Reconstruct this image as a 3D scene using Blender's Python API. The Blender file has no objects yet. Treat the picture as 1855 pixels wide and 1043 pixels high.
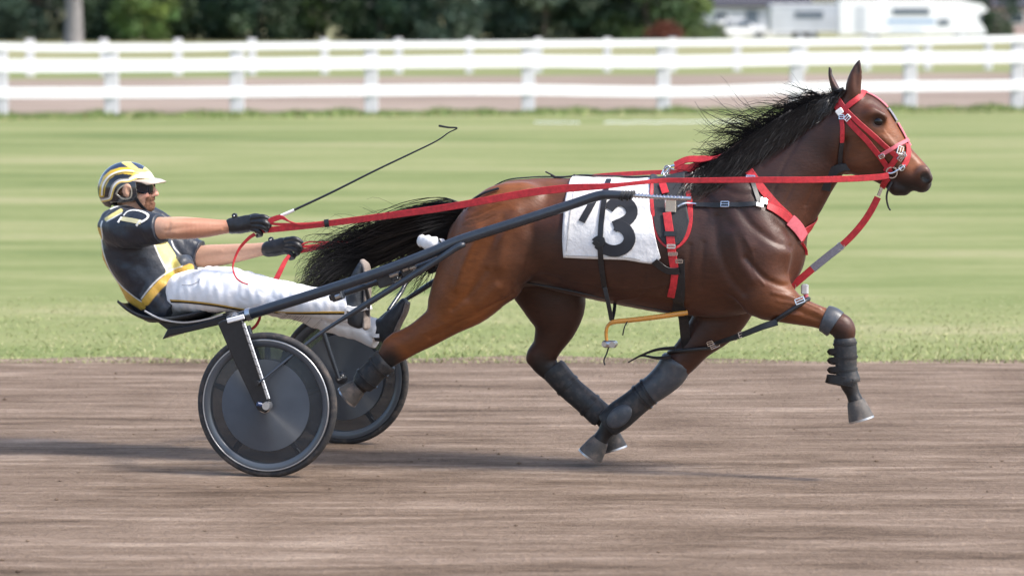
import bpy, math, random
import numpy as np
from mathutils import Vector, Matrix
from mathutils.bvhtree import BVHTree

random.seed(7); RNG = np.random.default_rng(7)
SC = bpy.context.scene
COL = SC.collection
R = math.radians

# ------------------------------------------------------------------ camera
FPX = 6080.0; CX, CY = 927.5, 521.5
CAMD, CAMH, HORIZON = 16.6, 2.28, 12.0
PITCH = math.atan((CY - HORIZON) / FPX)
cam = bpy.data.cameras.new('camera'); camo = bpy.data.objects.new('camera', cam); COL.objects.link(camo)
cam.sensor_width = 36.0; cam.lens = 36.0 * FPX / 1855.0
camo.location = (0, -CAMD, CAMH); camo.rotation_euler = (math.pi / 2 - PITCH, 0, 0)
cam.clip_start = 0.5; cam.clip_end = 3000
cam.dof.use_dof = True; cam.dof.focus_distance = 16.4; cam.dof.aperture_fstop = 2.6
SC.camera = camo

# ------------------------------------------------------------------ sky, sun, exposure
SUN_EL, SUN_DIR = 50.0, Vector((1.0, -0.42, 0.0)).normalized()
w = bpy.data.worlds.new('World'); SC.world = w; w.use_nodes = True
nt = w.node_tree; nt.nodes.clear()
sky = nt.nodes.new('ShaderNodeTexSky'); sky.sky_type = 'NISHITA'; sky.sun_disc = False
sky.sun_elevation = R(SUN_EL); sky.sun_rotation = math.atan2(SUN_DIR.x, SUN_DIR.y)
sky.air_density = 1.0; sky.dust_density = 2.5; sky.ozone_density = 1.0
bg = nt.nodes.new('ShaderNodeBackground'); bg.inputs['Strength'].default_value = 0.15
wo = nt.nodes.new('ShaderNodeOutputWorld')
nt.links.new(sky.outputs[0], bg.inputs[0]); nt.links.new(bg.outputs[0], wo.inputs[0])
sl = bpy.data.lights.new('sun', 'SUN'); sl.energy = 2.2; sl.angle = R(8.0); sl.color = (1.0, 0.95, 0.88)
so = bpy.data.objects.new('sun', sl); COL.objects.link(so)
sd = Vector((SUN_DIR.x * math.cos(R(SUN_EL)), SUN_DIR.y * math.cos(R(SUN_EL)), math.sin(R(SUN_EL))))
so.rotation_euler = sd.to_track_quat('Z', 'Y').to_euler(); so.location = (0, 0, 30)
SC.view_settings.view_transform = 'Standard'; SC.view_settings.look = 'None'
SC.view_settings.exposure = 1.14; SC.view_settings.gamma = 1.0
SC.cycles.use_denoising = True
SC.cycles.max_bounces = 8; SC.cycles.transparent_max_bounces = 12

# ------------------------------------------------------------------ projection helpers
YAW = R(-14.0)                       # the rig heads a little towards the camera
cs, sn = math.cos(YAW), math.sin(YAW)
def to_world(p): return Vector((p[0] * cs - p[1] * sn, p[0] * sn + p[1] * cs, p[2]))
CAML = np.array([-CAMD * sn, -CAMD * cs, CAMH])       # camera in rig coordinates
def ray(px, py, rig=True):
    dx = (px - CX) / FPX; dy = (CY - py) / FPX
    d = np.array([dx, math.cos(PITCH) + dy * math.sin(PITCH), -math.sin(PITCH) + dy * math.cos(PITCH)])
    if rig: d = np.array([d[0] * cs + d[1] * sn, -d[0] * sn + d[1] * cs, d[2]])
    return d
def pz(px, py, y=0.0):
    """rig point on the plane y seen at a photo pixel"""
    d = ray(px, py); t = (y - CAML[1]) / d[1]
    return CAML + t * d
def pw(px, py, dist):
    """world point at a given distance along +Y from the camera"""
    d = ray(px, py, False); t = dist / d[1]
    return np.array([0, -CAMD, CAMH]) + t * d
def proj(P):
    """rig points -> photo pixels"""
    P = np.atleast_2d(P)
    X = P[:, 0] * cs - P[:, 1] * sn; Y = P[:, 0] * sn + P[:, 1] * cs + CAMD; Z = P[:, 2] - CAMH
    f = Y * math.cos(PITCH) - Z * math.sin(PITCH); u = Y * math.sin(PITCH) + Z * math.cos(PITCH)
    return CX + FPX * X / f, CY - FPX * u / f
PXM = 366.0                           # photo pixels per metre at the rig
def curve(pts, n):
    """Catmull-Rom through the points, n samples"""
    P = np.array(pts, float)
    if len(P) == 2: return P[0] + (P[1] - P[0]) * np.linspace(0, 1, n)[:, None]
    Q = np.vstack([2 * P[0] - P[1], P, 2 * P[-1] - P[-2]])
    t = np.linspace(0, len(P) - 1, n); i = np.minimum(t.astype(int), len(P) - 2); f = (t - i)[:, None]
    a, b, c, d = Q[i], Q[i + 1], Q[i + 2], Q[i + 3]
    return 0.5 * (2 * b + (c - a) * f + (2 * a - 5 * b + 4 * c - d) * f ** 2 + (3 * b - a - 3 * c + d) * f ** 3)

# ------------------------------------------------------------------ materials
def srgb(r, g, b): return tuple(((c / 255) / 12.92 if c / 255 < 0.04045 else ((c / 255 + 0.055) / 1.055) ** 2.4) for c in (r, g, b))
def mat(name, color, rough=0.5, metal=0.0, var=None, bump=None, attr=False, spec=0.5, sheen=0.0, coat=0.0, scale=None, dust=None):
    """principled material; var=(scale, amount) mottles the colour, bump=(scale, strength, distance)"""
    m = bpy.data.materials.new(name); m.use_nodes = True
    t = m.node_tree; b = t.nodes['Principled BSDF']
    b.inputs['Roughness'].default_value = rough; b.inputs['Metallic'].default_value = metal
    b.inputs['Specular IOR Level'].default_value = spec
    if sheen: b.inputs['Sheen Weight'].default_value = sheen; b.inputs['Sheen Roughness'].default_value = 0.4
    if coat: b.inputs['Coat Weight'].default_value = coat; b.inputs['Coat Roughness'].default_value = 0.12
    b.inputs['Base Color'].default_value = (*color, 1)
    src = None
    if attr:
        a = t.nodes.new('ShaderNodeAttribute'); a.attribute_name = 'tint'; src = a.outputs['Color']
    tc = t.nodes.new('ShaderNodeTexCoord'); mp = t.nodes.new('ShaderNodeMapping')
    t.links.new(tc.outputs['Object'], mp.inputs['Vector'])
    if scale: mp.inputs['Scale'].default_value = scale
    if var:
        n = t.nodes.new('ShaderNodeTexNoise'); n.inputs['Scale'].default_value = var[0]; n.inputs['Detail'].default_value = 6
        n.inputs['Roughness'].default_value = 0.65
        t.links.new(mp.outputs[0], n.inputs['Vector'])
        r = t.nodes.new('ShaderNodeMapRange'); r.inputs['From Min'].default_value = 0.3; r.inputs['From Max'].default_value = 0.7
        r.inputs['To Min'].default_value = 1 - var[1]; r.inputs['To Max'].default_value = 1 + var[1]
        t.links.new(n.outputs['Fac'], r.inputs['Value'])
        mx = t.nodes.new('ShaderNodeVectorMath'); mx.operation = 'SCALE'
        if src: t.links.new(src, mx.inputs[0])
        else: mx.inputs[0].default_value = color
        t.links.new(r.outputs[0], mx.inputs['Scale']); src = mx.outputs[0]
    if dust:
        n = t.nodes.new('ShaderNodeTexNoise'); n.inputs['Scale'].default_value = dust[0]; n.inputs['Detail'].default_value = 8; n.inputs['Roughness'].default_value = 0.7
        t.links.new(mp.outputs[0], n.inputs['Vector']); r = t.nodes.new('ShaderNodeMapRange'); r.inputs['From Min'].default_value = 0.48; r.inputs['From Max'].default_value = 0.72; r.inputs['To Max'].default_value = dust[1]
        t.links.new(n.outputs['Fac'], r.inputs['Value']); mx = t.nodes.new('ShaderNodeMix'); mx.data_type = 'RGBA'
        t.links.new(r.outputs[0], mx.inputs[0]); mx.inputs[7].default_value = (0.22, 0.165, 0.13, 1)
        if src: t.links.new(src, mx.inputs[6])
        else: mx.inputs[6].default_value = (*color, 1)
        src = mx.outputs[2]
    if src: t.links.new(src, b.inputs['Base Color'])
    if bump:
        n = t.nodes.new('ShaderNodeTexNoise'); n.inputs['Scale'].default_value = bump[0]; n.inputs['Detail'].default_value = 5
        t.links.new(mp.outputs[0], n.inputs['Vector'])
        bp = t.nodes.new('ShaderNodeBump'); bp.inputs['Strength'].default_value = bump[1]; bp.inputs['Distance'].default_value = bump[2]
        t.links.new(n.outputs['Fac'], bp.inputs['Height']); t.links.new(bp.outputs[0], b.inputs['Normal'])
    return m

# ------------------------------------------------------------------ mesh building
class MB:
    def __init__(s): s.v = []; s.f = []
    def add(s, V, F):
        o = len(s.v); s.v += [tuple(map(float, p)) for p in V]; s.f += [tuple(int(i) + o for i in f) for f in F]
    def tube(s, P, rad, seg=8, up=None, rad2=None, cap=True):
        """tube through P; rad/rad2 = half sizes along the two cross axes"""
        P = np.array(P, float); n = len(P)
        rad = np.broadcast_to(np.array(rad, float), (n,)); r2 = rad if rad2 is None else np.broadcast_to(np.array(rad2, float), (n,))
        T = np.gradient(P, axis=0); T /= np.linalg.norm(T, axis=1)[:, None] + 1e-9
        ref = np.array([0, 1, 0.0]) if up is None else np.array(up, float)
        V = []
        for i in range(n):
            a = ref - T[i] * np.dot(ref, T[i])
            if np.linalg.norm(a) < 0.05: a = np.array([0, 0, 1.0]) - T[i] * T[i][2]
            a /= np.linalg.norm(a); b = np.cross(T[i], a); ref = a if up is None else ref
            for k in range(seg):
                an = 2 * math.pi * k / seg
                V.append(P[i] + b * rad[i] * math.cos(an) + a * r2[i] * math.sin(an))
        F = [(i * seg + k, i * seg + (k + 1) % seg, (i + 1) * seg + (k + 1) % seg, (i + 1) * seg + k) for i in range(n - 1) for k in range(seg)]
        if cap:
            F.append(tuple(range(seg))[::-1]); F.append(tuple((n - 1) * seg + k for k in range(seg)))
        s.add(V, F)
    def ribbon(s, P, N, width, thick):
        """flat strap through P with surface normals N"""
        P = np.array(P, float); n = len(P); N = np.broadcast_to(np.array(N, float), P.shape)
        wd = np.broadcast_to(np.array(width, float), (n,))
        T = np.gradient(P, axis=0); T /= np.linalg.norm(T, axis=1)[:, None] + 1e-9
        S = np.cross(N, T); S /= np.linalg.norm(S, axis=1)[:, None] + 1e-9
        Nn = np.cross(T, S); V = []
        for i in range(n):
            a = S[i] * wd[i] / 2; b = Nn[i] * thick / 2; e = S[i] * min(thick * 0.4, wd[i] * 0.2)
            V += [P[i] - a + e - b, P[i] + a - e - b, P[i] + a, P[i] + a - e + b, P[i] - a + e + b, P[i] - a]
        F = [(i * 6 + k, i * 6 + (k + 1) % 6, (i + 1) * 6 + (k + 1) % 6, (i + 1) * 6 + k) for i in range(n - 1) for k in range(6)]
        F += [(5, 4, 3, 2, 1, 0), tuple((n - 1) * 6 + k for k in range(6))]
        s.add(V, F)
    def box(s, c, size, rot=None, ch=0.0):
        """box with optional chamfer ch, rot = 3x3"""
        hx, hy, hz = [q / 2 for q in size]; V = []; M = np.eye(3) if rot is None else np.array(rot)
        if ch <= 0:
            for x in (-hx, hx):
                for y in (-hy, hy):
                    for z in (-hz, hz): V.append((x, y, z))
            F = [(0, 1, 3, 2), (4, 6, 7, 5), (0, 4, 5, 1), (2, 3, 7, 6), (0, 2, 6, 4), (1, 5, 7, 3)]
        else:
            V = []; 
            for z, q in ((-hz, ch), (-hz + ch, 0), (hz - ch, 0), (hz, ch)):
                for x, y in ((-hx + ch, -hy), (hx - ch, -hy), (hx, -hy + ch), (hx, hy - ch), (hx - ch, hy), (-hx + ch, hy), (-hx, hy - ch), (-hx, -hy + ch)):
                    V.append((x - math.copysign(q, x), y - math.copysign(q, y), z))
            F = [tuple(range(7, -1, -1)), tuple(range(24, 32))]
            F += [(a * 8 + k, a * 8 + (k + 1) % 8, a * 8 + 8 + (k + 1) % 8, a * 8 + 8 + k) for a in range(3) for k in range(8)]
        V = [np.array(c) + M @ np.array(p) for p in V]
        s.add(V, F)
    def prism(s, poly, d):
        """polygon (3-D points) pushed along vector d"""
        P = np.array(poly, float); n = len(P); d = np.array(d, float)
        s.add(np.vstack([P, P + d]), [tuple(range(n))[::-1], tuple(range(n, 2 * n))] + [(k, (k + 1) % n, n + (k + 1) % n, n + k) for k in range(n)])
    def lathe(s, prof, c, ax, seg=48):
        """profile [(radius, offset along axis)] turned round axis ax ('y' or 'z' or 'x') at c"""
        V = []
        for r, o in prof:
            for k in range(seg):
                a = 2 * math.pi * k / seg; u, v = r * math.cos(a), r * math.sin(a)
                V.append({'y': (c[0] + u, c[1] + o, c[2] - v), 'z': (c[0] + u, c[1] + v, c[2] + o), 'x': (c[0] + o, c[1] + u, c[2] + v)}[ax])
        n = len(prof)
        F = [(i * seg + k, i * seg + (k + 1) % seg, (i + 1) * seg + (k + 1) % seg, (i + 1) * seg + k) for i in range(n - 1) for k in range(seg)]
        s.add(V, F)
    def sphere(s, c, r, seg=16, rings=10):
        r = np.broadcast_to(np.array(r, float), (3,)); V = []; F = []
        for i in range(rings + 1):
            th = math.pi * i / rings
            for k in range(seg):
                a = 2 * math.pi * k / seg
                V.append((c[0] + r[0] * math.sin(th) * math.cos(a), c[1] + r[1] * math.sin(th) * math.sin(a), c[2] - r[2] * math.cos(th)))
        for i in range(rings):
            for k in range(seg): F.append((i * seg + k, i * seg + (k + 1) % seg, (i + 1) * seg + (k + 1) % seg, (i + 1) * seg + k))
        s.add(V, F)

def link(name, V, F, m, parent=None, base=None, rig=True, smooth=True, tint=None):
    """one mesh object. V in rig (or world) coordinates; base = its origin in the same coordinates"""
    V = np.array(V, float)
    if parent is not None: base = np.array(parent['_base'])
    elif base is None: base = np.zeros(3)
    base = np.array(base, float)
    me = bpy.data.meshes.new(name)
    me.from_pydata((V - base).tolist(), [], [tuple(f) for f in F] if not isinstance(F, np.ndarray) else F.tolist())
    me.update()
    if m: me.materials.append(m)
    if smooth: me.polygons.foreach_set('use_smooth', [True] * len(me.polygons))
    if tint is not None:
        a = me.color_attributes.new('tint', 'FLOAT_COLOR', 'POINT')
        c = np.ones((len(V), 4), np.float32); c[:, :3] = tint; a.data.foreach_set('color', c.ravel())
    o = bpy.data.objects.new(name, me); COL.objects.link(o)
    if parent is not None: o.parent = parent
    else:
        if rig: o.location = to_world(base); o.rotation_euler.z = YAW
        else: o.location = base
    o['_base'] = [float(q) for q in base]
    return o
def put(name, mb, m, parent=None, **k):
    o = link(name, mb.v, mb.f, m, parent, **k)
    if k.get('smooth', True): o.data.set_sharp_from_angle(angle=R(50))
    return o
def crease(o, ang=35):
    """keep hard edges hard"""
    me = o.data; me.set_sharp_from_angle(angle=R(ang)); return o
def empty(name, base, rig=True, rz=None):
    o = bpy.data.objects.new(name, None); COL.objects.link(o); o.empty_display_size = 0.1
    base = np.array(base, float)
    if rig: o.location = to_world(base); o.rotation_euler.z = YAW
    else: o.location = base
    o['_base'] = [float(q) for q in base]; return o
def tag(o, label=None, cat=None, group=None, kind=None):
    if label: o['label'] = label
    if cat: o['category'] = cat
    if group: o['group'] = group
    if kind: o['kind'] = kind
    return o

# ------------------------------------------------------------------ implicit surfaces (bodies grown as one skin)
class Field:
    def __init__(s, lo, hi, h):
        s.lo = np.array(lo, float); s.h = h; s.n = np.ceil((np.array(hi) - s.lo) / h).astype(int) + 1
        s.ax = [(s.lo[i] + h * np.arange(s.n[i])).astype(np.float32) for i in range(3)]
        s.F = np.full(s.n, 1.0, np.float32)
    def box(s, lo, hi):
        a = np.clip(np.floor((np.array(lo) - s.lo) / s.h).astype(int), 0, s.n); b = np.clip(np.ceil((np.array(hi) - s.lo) / s.h).astype(int) + 1, 0, s.n)
        sl = tuple(slice(a[i], b[i]) for i in range(3))
        X = s.ax[0][sl[0]][:, None, None]; Y = s.ax[1][sl[1]][None, :, None]; Z = s.ax[2][sl[2]][None, None, :]
        return sl, X, Y, Z
    def mix(s, sl, D, k, op):
        A = s.F[sl]
        if op == 'sub': A = -A
        h = np.maximum(k - np.abs(A - D), 0) / k
        M = np.minimum(A, D) - h * h * k * 0.25
        if op == 'sub': M = -M
        s.F[sl] = M
    def chain(s, P, k=0.04, n=None, op='add', cut=None):
        """P rows: x, y, z, in-plane radius, sideways (y) radius; cut = [(point, normal)] keeps the side behind the normal"""
        P = np.array(P, float)
        if len(P) > 2: P = curve(P, n or (len(P) - 1) * 5 + 1)
        rm = float(np.maximum(P[:, 3], P[:, 4]).max()) + k + 0.03
        sl, X, Y, Z = s.box((P[:, :3] - rm).min(0), (P[:, :3] + rm).max(0))
        shp = s.F[sl].shape
        if 0 in shp: return
        D = np.full(shp, 9.0, np.float32)
        for a, b in zip(P[:-1], P[1:]):
            mr = max(a[3], a[4], b[3], b[4]) + k + 0.03
            lo = np.minimum(a[:3], b[:3]) - mr; hi = np.maximum(a[:3], b[:3]) + mr
            s2, x, y, z = s.box(lo, hi)
            q = tuple(slice(s2[i].start - sl[i].start, s2[i].stop - sl[i].start) for i in range(3))
            ab = b[:3] - a[:3]; L = float(ab @ ab) + 1e-12
            dx, dy, dz = x - np.float32(a[0]), y - np.float32(a[1]), z - np.float32(a[2])
            t = np.clip((dx * np.float32(ab[0]) + dy * np.float32(ab[1]) + dz * np.float32(ab[2])) / np.float32(L), 0, 1)
            ex, ey, ez = dx - t * np.float32(ab[0]), dy - t * np.float32(ab[1]), dz - t * np.float32(ab[2])
            r = np.float32(a[3]) + t * np.float32(b[3] - a[3]); w = np.float32(a[4]) + t * np.float32(b[4] - a[4])
            dn2 = ex * ex + ez * ez; dy2 = ey * ey
            k0 = np.sqrt(dn2 / r ** 2 + dy2 / w ** 2); k1 = np.sqrt(dn2 / r ** 4 + dy2 / w ** 4) + 1e-6
            d = np.where(k0 < 1e-3, -np.minimum(r, w), k0 * (k0 - 1) / k1)
            D[q] = np.minimum(D[q], d)
        for pt, nn in (cut or []):
            nn = np.array(nn, float); nn /= np.linalg.norm(nn)
            pl = (X - pt[0]) * nn[0] + (Y - pt[1]) * nn[1] + (Z - pt[2]) * nn[2]
            D = np.maximum(D, pl.astype(np.float32))
        s.mix(sl, D, k, op)
    def px(s, P, k=0.04, op='add', n=None, cut=None):
        """chain given in photo pixels: px, py, y, r_px, w_px"""
        Q = []
        for a in P:
            p = pz(a[0], a[1], a[2]); Q.append((*p, a[3] / PXM, a[4] / PXM))
        s.chain(Q, k, n, op, cut)
    def mesh(s, smooth=2):
        F, lo, h = s.F, s.lo, s.h
        S = F < 0; c = np.zeros(np.array(F.shape) - 1, np.int8)
        for i in (0, 1):
            for j in (0, 1):
                for l in (0, 1): c += S[i:F.shape[0] - 1 + i, j:F.shape[1] - 1 + j, l:F.shape[2] - 1 + l]
        act = (c > 0) & (c < 8); ii = np.argwhere(act); idx = np.full(c.shape, -1, np.int32); idx[act] = np.arange(len(ii))
        P = np.zeros((len(ii), 3)); W = np.zeros(len(ii))
        cor = [np.array((i, j, l)) for i in (0, 1) for j in (0, 1) for l in (0, 1)]
        val = {tuple(q): F[tuple((ii + q).T)] for q in cor}
        for a in cor:
            for ax in range(3):
                if a[ax] == 0:
                    b = a.copy(); b[ax] = 1; fa, fb = val[tuple(a)], val[tuple(b)]; m = (fa < 0) != (fb < 0)
                    t = fa[m] / (fa[m] - fb[m]); P[m] += a + t[:, None] * (b - a); W[m] += 1
        V = lo + h * (ii + P / W[:, None]); Q = []
        e1 = np.argwhere(S[:-1, 1:-1, 1:-1] != S[1:, 1:-1, 1:-1]) + (0, 1, 1)
        e2 = np.argwhere(S[1:-1, :-1, 1:-1] != S[1:-1, 1:, 1:-1]) + (1, 0, 1)
        e3 = np.argwhere(S[1:-1, 1:-1, :-1] != S[1:-1, 1:-1, 1:]) + (1, 1, 0)
        for e, offs in ((e1, [(0, -1, -1), (0, 0, -1), (0, 0, 0), (0, -1, 0)]), (e2, [(-1, 0, -1), (-1, 0, 0), (0, 0, 0), (0, 0, -1)]), (e3, [(-1, -1, 0), (0, -1, 0), (0, 0, 0), (-1, 0, 0)])):
            q = np.stack([idx[tuple((e + np.array(o)).T)] for o in offs], 1); ins = S[tuple(e.T)]
            q[~ins] = q[~ins][:, ::-1]; Q.append(q)
        Q = np.vstack(Q); Q = Q[(Q >= 0).all(1)]
        E = np.vstack([Q[:, [0, 1]], Q[:, [1, 2]], Q[:, [2, 3]], Q[:, [3, 0]]]); n = len(V)
        deg = np.bincount(E[:, 0], minlength=n) + np.bincount(E[:, 1], minlength=n)
        def lap(A): return np.stack([(np.bincount(E[:, 0], A[E[:, 1], i], n) + np.bincount(E[:, 1], A[E[:, 0], i], n)) / np.maximum(deg, 1) for i in range(3)], 1)
        for _ in range(smooth):
            V = V + 0.55 * (lap(V) - V)
        return V, Q
def normals(V, Q):
    a = np.cross(V[Q[:, 2]] - V[Q[:, 0]], V[Q[:, 3]] - V[Q[:, 1]]); N = np.zeros_like(V)
    for c in range(4):
        for i in range(3): N[:, i] += np.bincount(Q[:, c], a[:, i], len(V))
    return N / (np.linalg.norm(N, axis=1)[:, None] + 1e-12)
def wav(V, seed, scale, n=14):
    """cheap smooth noise in -1..1 : sum of random sine waves"""
    g = np.random.default_rng(seed); s = np.zeros(len(V))
    for _ in range(n):
        d = g.normal(size=3); d /= np.linalg.norm(d); s += np.sin((V @ d) * scale * g.uniform(0.6, 1.6) + g.uniform(0, 6.28))
    return s / math.sqrt(n * 0.5) * 0.6
def inpoly(x, y, poly):
    P = np.array(poly, float); r = np.zeros(len(x), bool); j = len(P) - 1
    for i in range(len(P)):
        c = ((P[i, 1] > y) != (P[j, 1] > y)) & (x < (P[j, 0] - P[i, 0]) * (y - P[i, 1]) / (P[j, 1] - P[i, 1] + 1e-12) + P[i, 0]); r ^= c; j = i
    return r
def near_line(x, y, pts, wd):
    """pixels within wd of a polyline (width may vary)"""
    P = curve([tuple(p) for p in pts], 60); d = np.full(len(x), 1e9)
    for a, b in zip(P[:-1], P[1:]):
        L = ((b - a) ** 2).sum() + 1e-9; t = np.clip(((x - a[0]) * (b[0] - a[0]) + (y - a[1]) * (b[1] - a[1])) / L, 0, 1)
        d = np.minimum(d, np.hypot(x - a[0] - t * (b[0] - a[0]), y - a[1] - t * (b[1] - a[1])))
    return np.clip((wd / 2 - d) / 1.5 + 0.5, 0, 1)
def soft(x, y, poly, e=0.7):
    """coverage of a polygon, edges softened over about a pixel"""
    return np.mean([inpoly(x + a, y + b, poly) for a in (-e, 0, e) for b in (-e, 0, e)], axis=0)
def bvh(*parts):
    V = []; F = []
    for v, f in parts:
        o = len(V); V += [tuple(p) for p in np.asarray(v).tolist()]; F += [tuple(int(i) + o for i in q) for q in (f.tolist() if isinstance(f, np.ndarray) else f)]
    return BVHTree.FromPolygons(V, F)
def pin(tree, px, py, off=0.006, y=None):
    """first surface point seen at the pixel, lifted by off; else the plane y"""
    d = ray(px, py); d = d / np.linalg.norm(d)
    h = tree.ray_cast(Vector(CAML), Vector(d))
    if h[0] is None: return (pz(px, py, y), np.array([0, -1.0, 0])) if y is not None else None
    n = np.array(h[1]); n = n if n @ d < 0 else -n
    return np.array(h[0]) + n * off, n
def smooth_seq(A, it=2):
    A = np.array(A, float)
    for _ in range(it):
        B = A.copy(); B[1:-1] = 0.25 * A[:-2] + 0.5 * A[1:-1] + 0.25 * A[2:]; A = B
    return A
def strap(mb, tree, pts, width, off=0.006, n=None, y=None, thick=0.004, straight=False):
    """strap lying on the surface along a polyline of photo pixels; width in pixels"""
    L = sum(math.dist(a[:2], b[:2]) for a, b in zip(pts[:-1], pts[1:])); n = n or max(6, int(L / 5))
    if straight:
        t = np.cumsum([0] + [math.dist(a[:2], b[:2]) for a, b in zip(pts[:-1], pts[1:])]); A = np.array(pts, float)
        q = np.linspace(0, t[-1], n); C = np.stack([np.interp(q, t, A[:, 0]), np.interp(q, t, A[:, 1])], 1)
    else: C = curve([p[:2] for p in pts], n)
    P = []; N = []; last = None
    for c in C:
        r = pin(tree, c[0], c[1], off, None)
        if r is None:
            yy = last if last is not None else (y if y is not None else 0.0); P.append(pz(c[0], c[1], yy)); N.append((0, -1, 0))
        else: P.append(r[0]); N.append(r[1]); last = r[0][1]
    P = smooth_seq(P, 2); N = smooth_seq(N, 3)
    mb.ribbon(P, N, np.array(width) / PXM, thick)
    return P, N
# ================================================================== the setting
def ground_mat(name, ramp, sc1, sc2, clod, bump, rough=0.95):
    m = bpy.data.materials.new(name); m.use_nodes = True; t = m.node_tree; b = t.nodes['Principled BSDF']
    b.inputs['Roughness'].default_value = rough; b.inputs['Specular IOR Level'].default_value = 0.15
    tc = t.nodes.new('ShaderNodeTexCoord')
    def noise(scale, det, rgh=0.6, sc=1.0):
        mp = t.nodes.new('ShaderNodeMapping'); mp.inputs['Scale'].default_value = scale
        n = t.nodes.new('ShaderNodeTexNoise'); n.inputs['Scale'].default_value = sc; n.inputs['Detail'].default_value = det; n.inputs['Roughness'].default_value = rgh
        t.links.new(tc.outputs['Object'], mp.inputs[0]); t.links.new(mp.outputs[0], n.inputs['Vector']); return n.outputs['Fac']
    def math_(op, a, b_):
        q = t.nodes.new('ShaderNodeMath'); q.operation = op
        for i, v in enumerate((a, b_)):
            if isinstance(v, (int, float)): q.inputs[i].default_value = v
            else: t.links.new(v, q.inputs[i])
        return q.outputs[0]
    a = noise(sc1, 4); c = noise(sc2, 5); d = noise((clod, clod, clod), 6, 0.7)
    f = math_('ADD', math_('ADD', math_('MULTIPLY', a, 0.45), math_('MULTIPLY', c, 0.38)), math_('MULTIPLY', d, 0.17))
    cr = t.nodes.new('ShaderNodeValToRGB'); e = cr.color_ramp.elements
    while len(e) < len(ramp): e.new(0.5)
    for q, (pos, colr) in zip(e, ramp): q.position = pos; q.color = (*colr, 1)
    t.links.new(f, cr.inputs[0]); t.links.new(cr.outputs[0], b.inputs['Base Color'])
    bp = t.nodes.new('ShaderNodeBump'); bp.inputs['Strength'].default_value = bump[0]; bp.inputs['Distance'].default_value = bump[1]
    t.links.new(math_('ADD', math_('MULTIPLY', c, 1.0), math_('MULTIPLY', d, 0.8)), bp.inputs['Height']); t.links.new(bp.outputs[0], b.inputs['Normal'])
    return m
M_DIRT = ground_mat('track_dirt', [(0.35, (0.070, 0.046, 0.031)), (0.45, (0.155, 0.109, 0.078)), (0.53, (0.225, 0.164, 0.122)), (0.65, (0.37, 0.285, 0.22))], (0.42, 2.4, 1), (1.7, 8.5, 3), 22, (0.8, 0.05))
M_FARDIRT = ground_mat('far_track_dirt', [(0.36, (0.15, 0.112, 0.085)), (0.5, (0.25, 0.195, 0.155)), (0.64, (0.36, 0.29, 0.24))], (0.08, 0.35, 1), (0.3, 1.2, 1), 5, (0.3, 0.05))
M_GRASS = ground_mat('turf', [(0.34, (0.105, 0.140, 0.044)), (0.45, (0.160, 0.190, 0.068)), (0.54, (0.212, 0.228, 0.096)), (0.68, (0.30, 0.277, 0.155))], (0.05, 0.20, 1), (0.22, 0.8, 1), 4, (0.35, 0.06))
M_DRY = ground_mat('dry_turf', [(0.36, (0.13, 0.15, 0.06)), (0.5, (0.235, 0.228, 0.115)), (0.64, (0.33, 0.295, 0.18))], (0.04, 0.12, 1), (0.1, 0.4, 1), 3, (0.3, 0.06))

def sheet(name, y0, y1, z, m, wig=0.0, nx=240, ny=2, kind='structure', x=420.0):
    xs = np.linspace(-x, x, nx); V = []
    r = np.random.default_rng(3)
    for j in range(ny):
        yy = y0 + (y1 - y0) * j / (ny - 1)
        e = wig if j in (0, ny - 1) else 0
        for q in xs: V.append((q, yy + e * (math.sin(q * 1.9 + j) * 0.4 + math.sin(q * 0.63 + 2 * j) * 0.5 + math.sin(q * 4.7 + j) * 0.25), z))
    F = [(j * nx + i, j * nx + i + 1, (j + 1) * nx + i + 1, (j + 1) * nx + i) for j in range(ny - 1) for i in range(nx - 1)]
    return tag(link(name, V, F, m, rig=False, smooth=False), kind=kind)
sheet('ground', -300, 1500, -0.012, M_DRY, x=1200)
sheet('grass_infield', 4.0, 56.0, -0.008, M_GRASS)
sheet('dirt_track', -60.0, 5.10, -0.002, M_DIRT, wig=0.22, nx=6000, x=80)
# strips behind the fence turn slightly with it
def strip(name, pts_near, pts_far, z, m, kind='structure'):
    """ground strip between two pixel lines (left, right) in the photo, extended sideways"""
    V = []
    for (pa, pb) in (pts_near, pts_far):
        A = gnd(*pa); B = gnd(*pb); d = (B - A)
        V += [A - d * 4, B + d * 4]
    V = [(v[0], v[1], z) for v in V]
    return tag(link(name, [V[0], V[1], V[3], V[2]], [(0, 1, 2, 3)], m, rig=False, smooth=False), kind=kind)
def gnd(px, py):
    d = ray(px, py, False); t = -CAMH / d[2]; return np.array([0, -CAMD, CAMH]) + t * d
strip('far_dirt_track', ((0, 207), (1855, 195)), ((0, 144), (1855, 131)), -0.004, M_FARDIRT)
strip('far_grass_verge', ((0, 144), (1855, 131)), ((0, 130), (1855, 120)), -0.002, M_GRASS)

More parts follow.
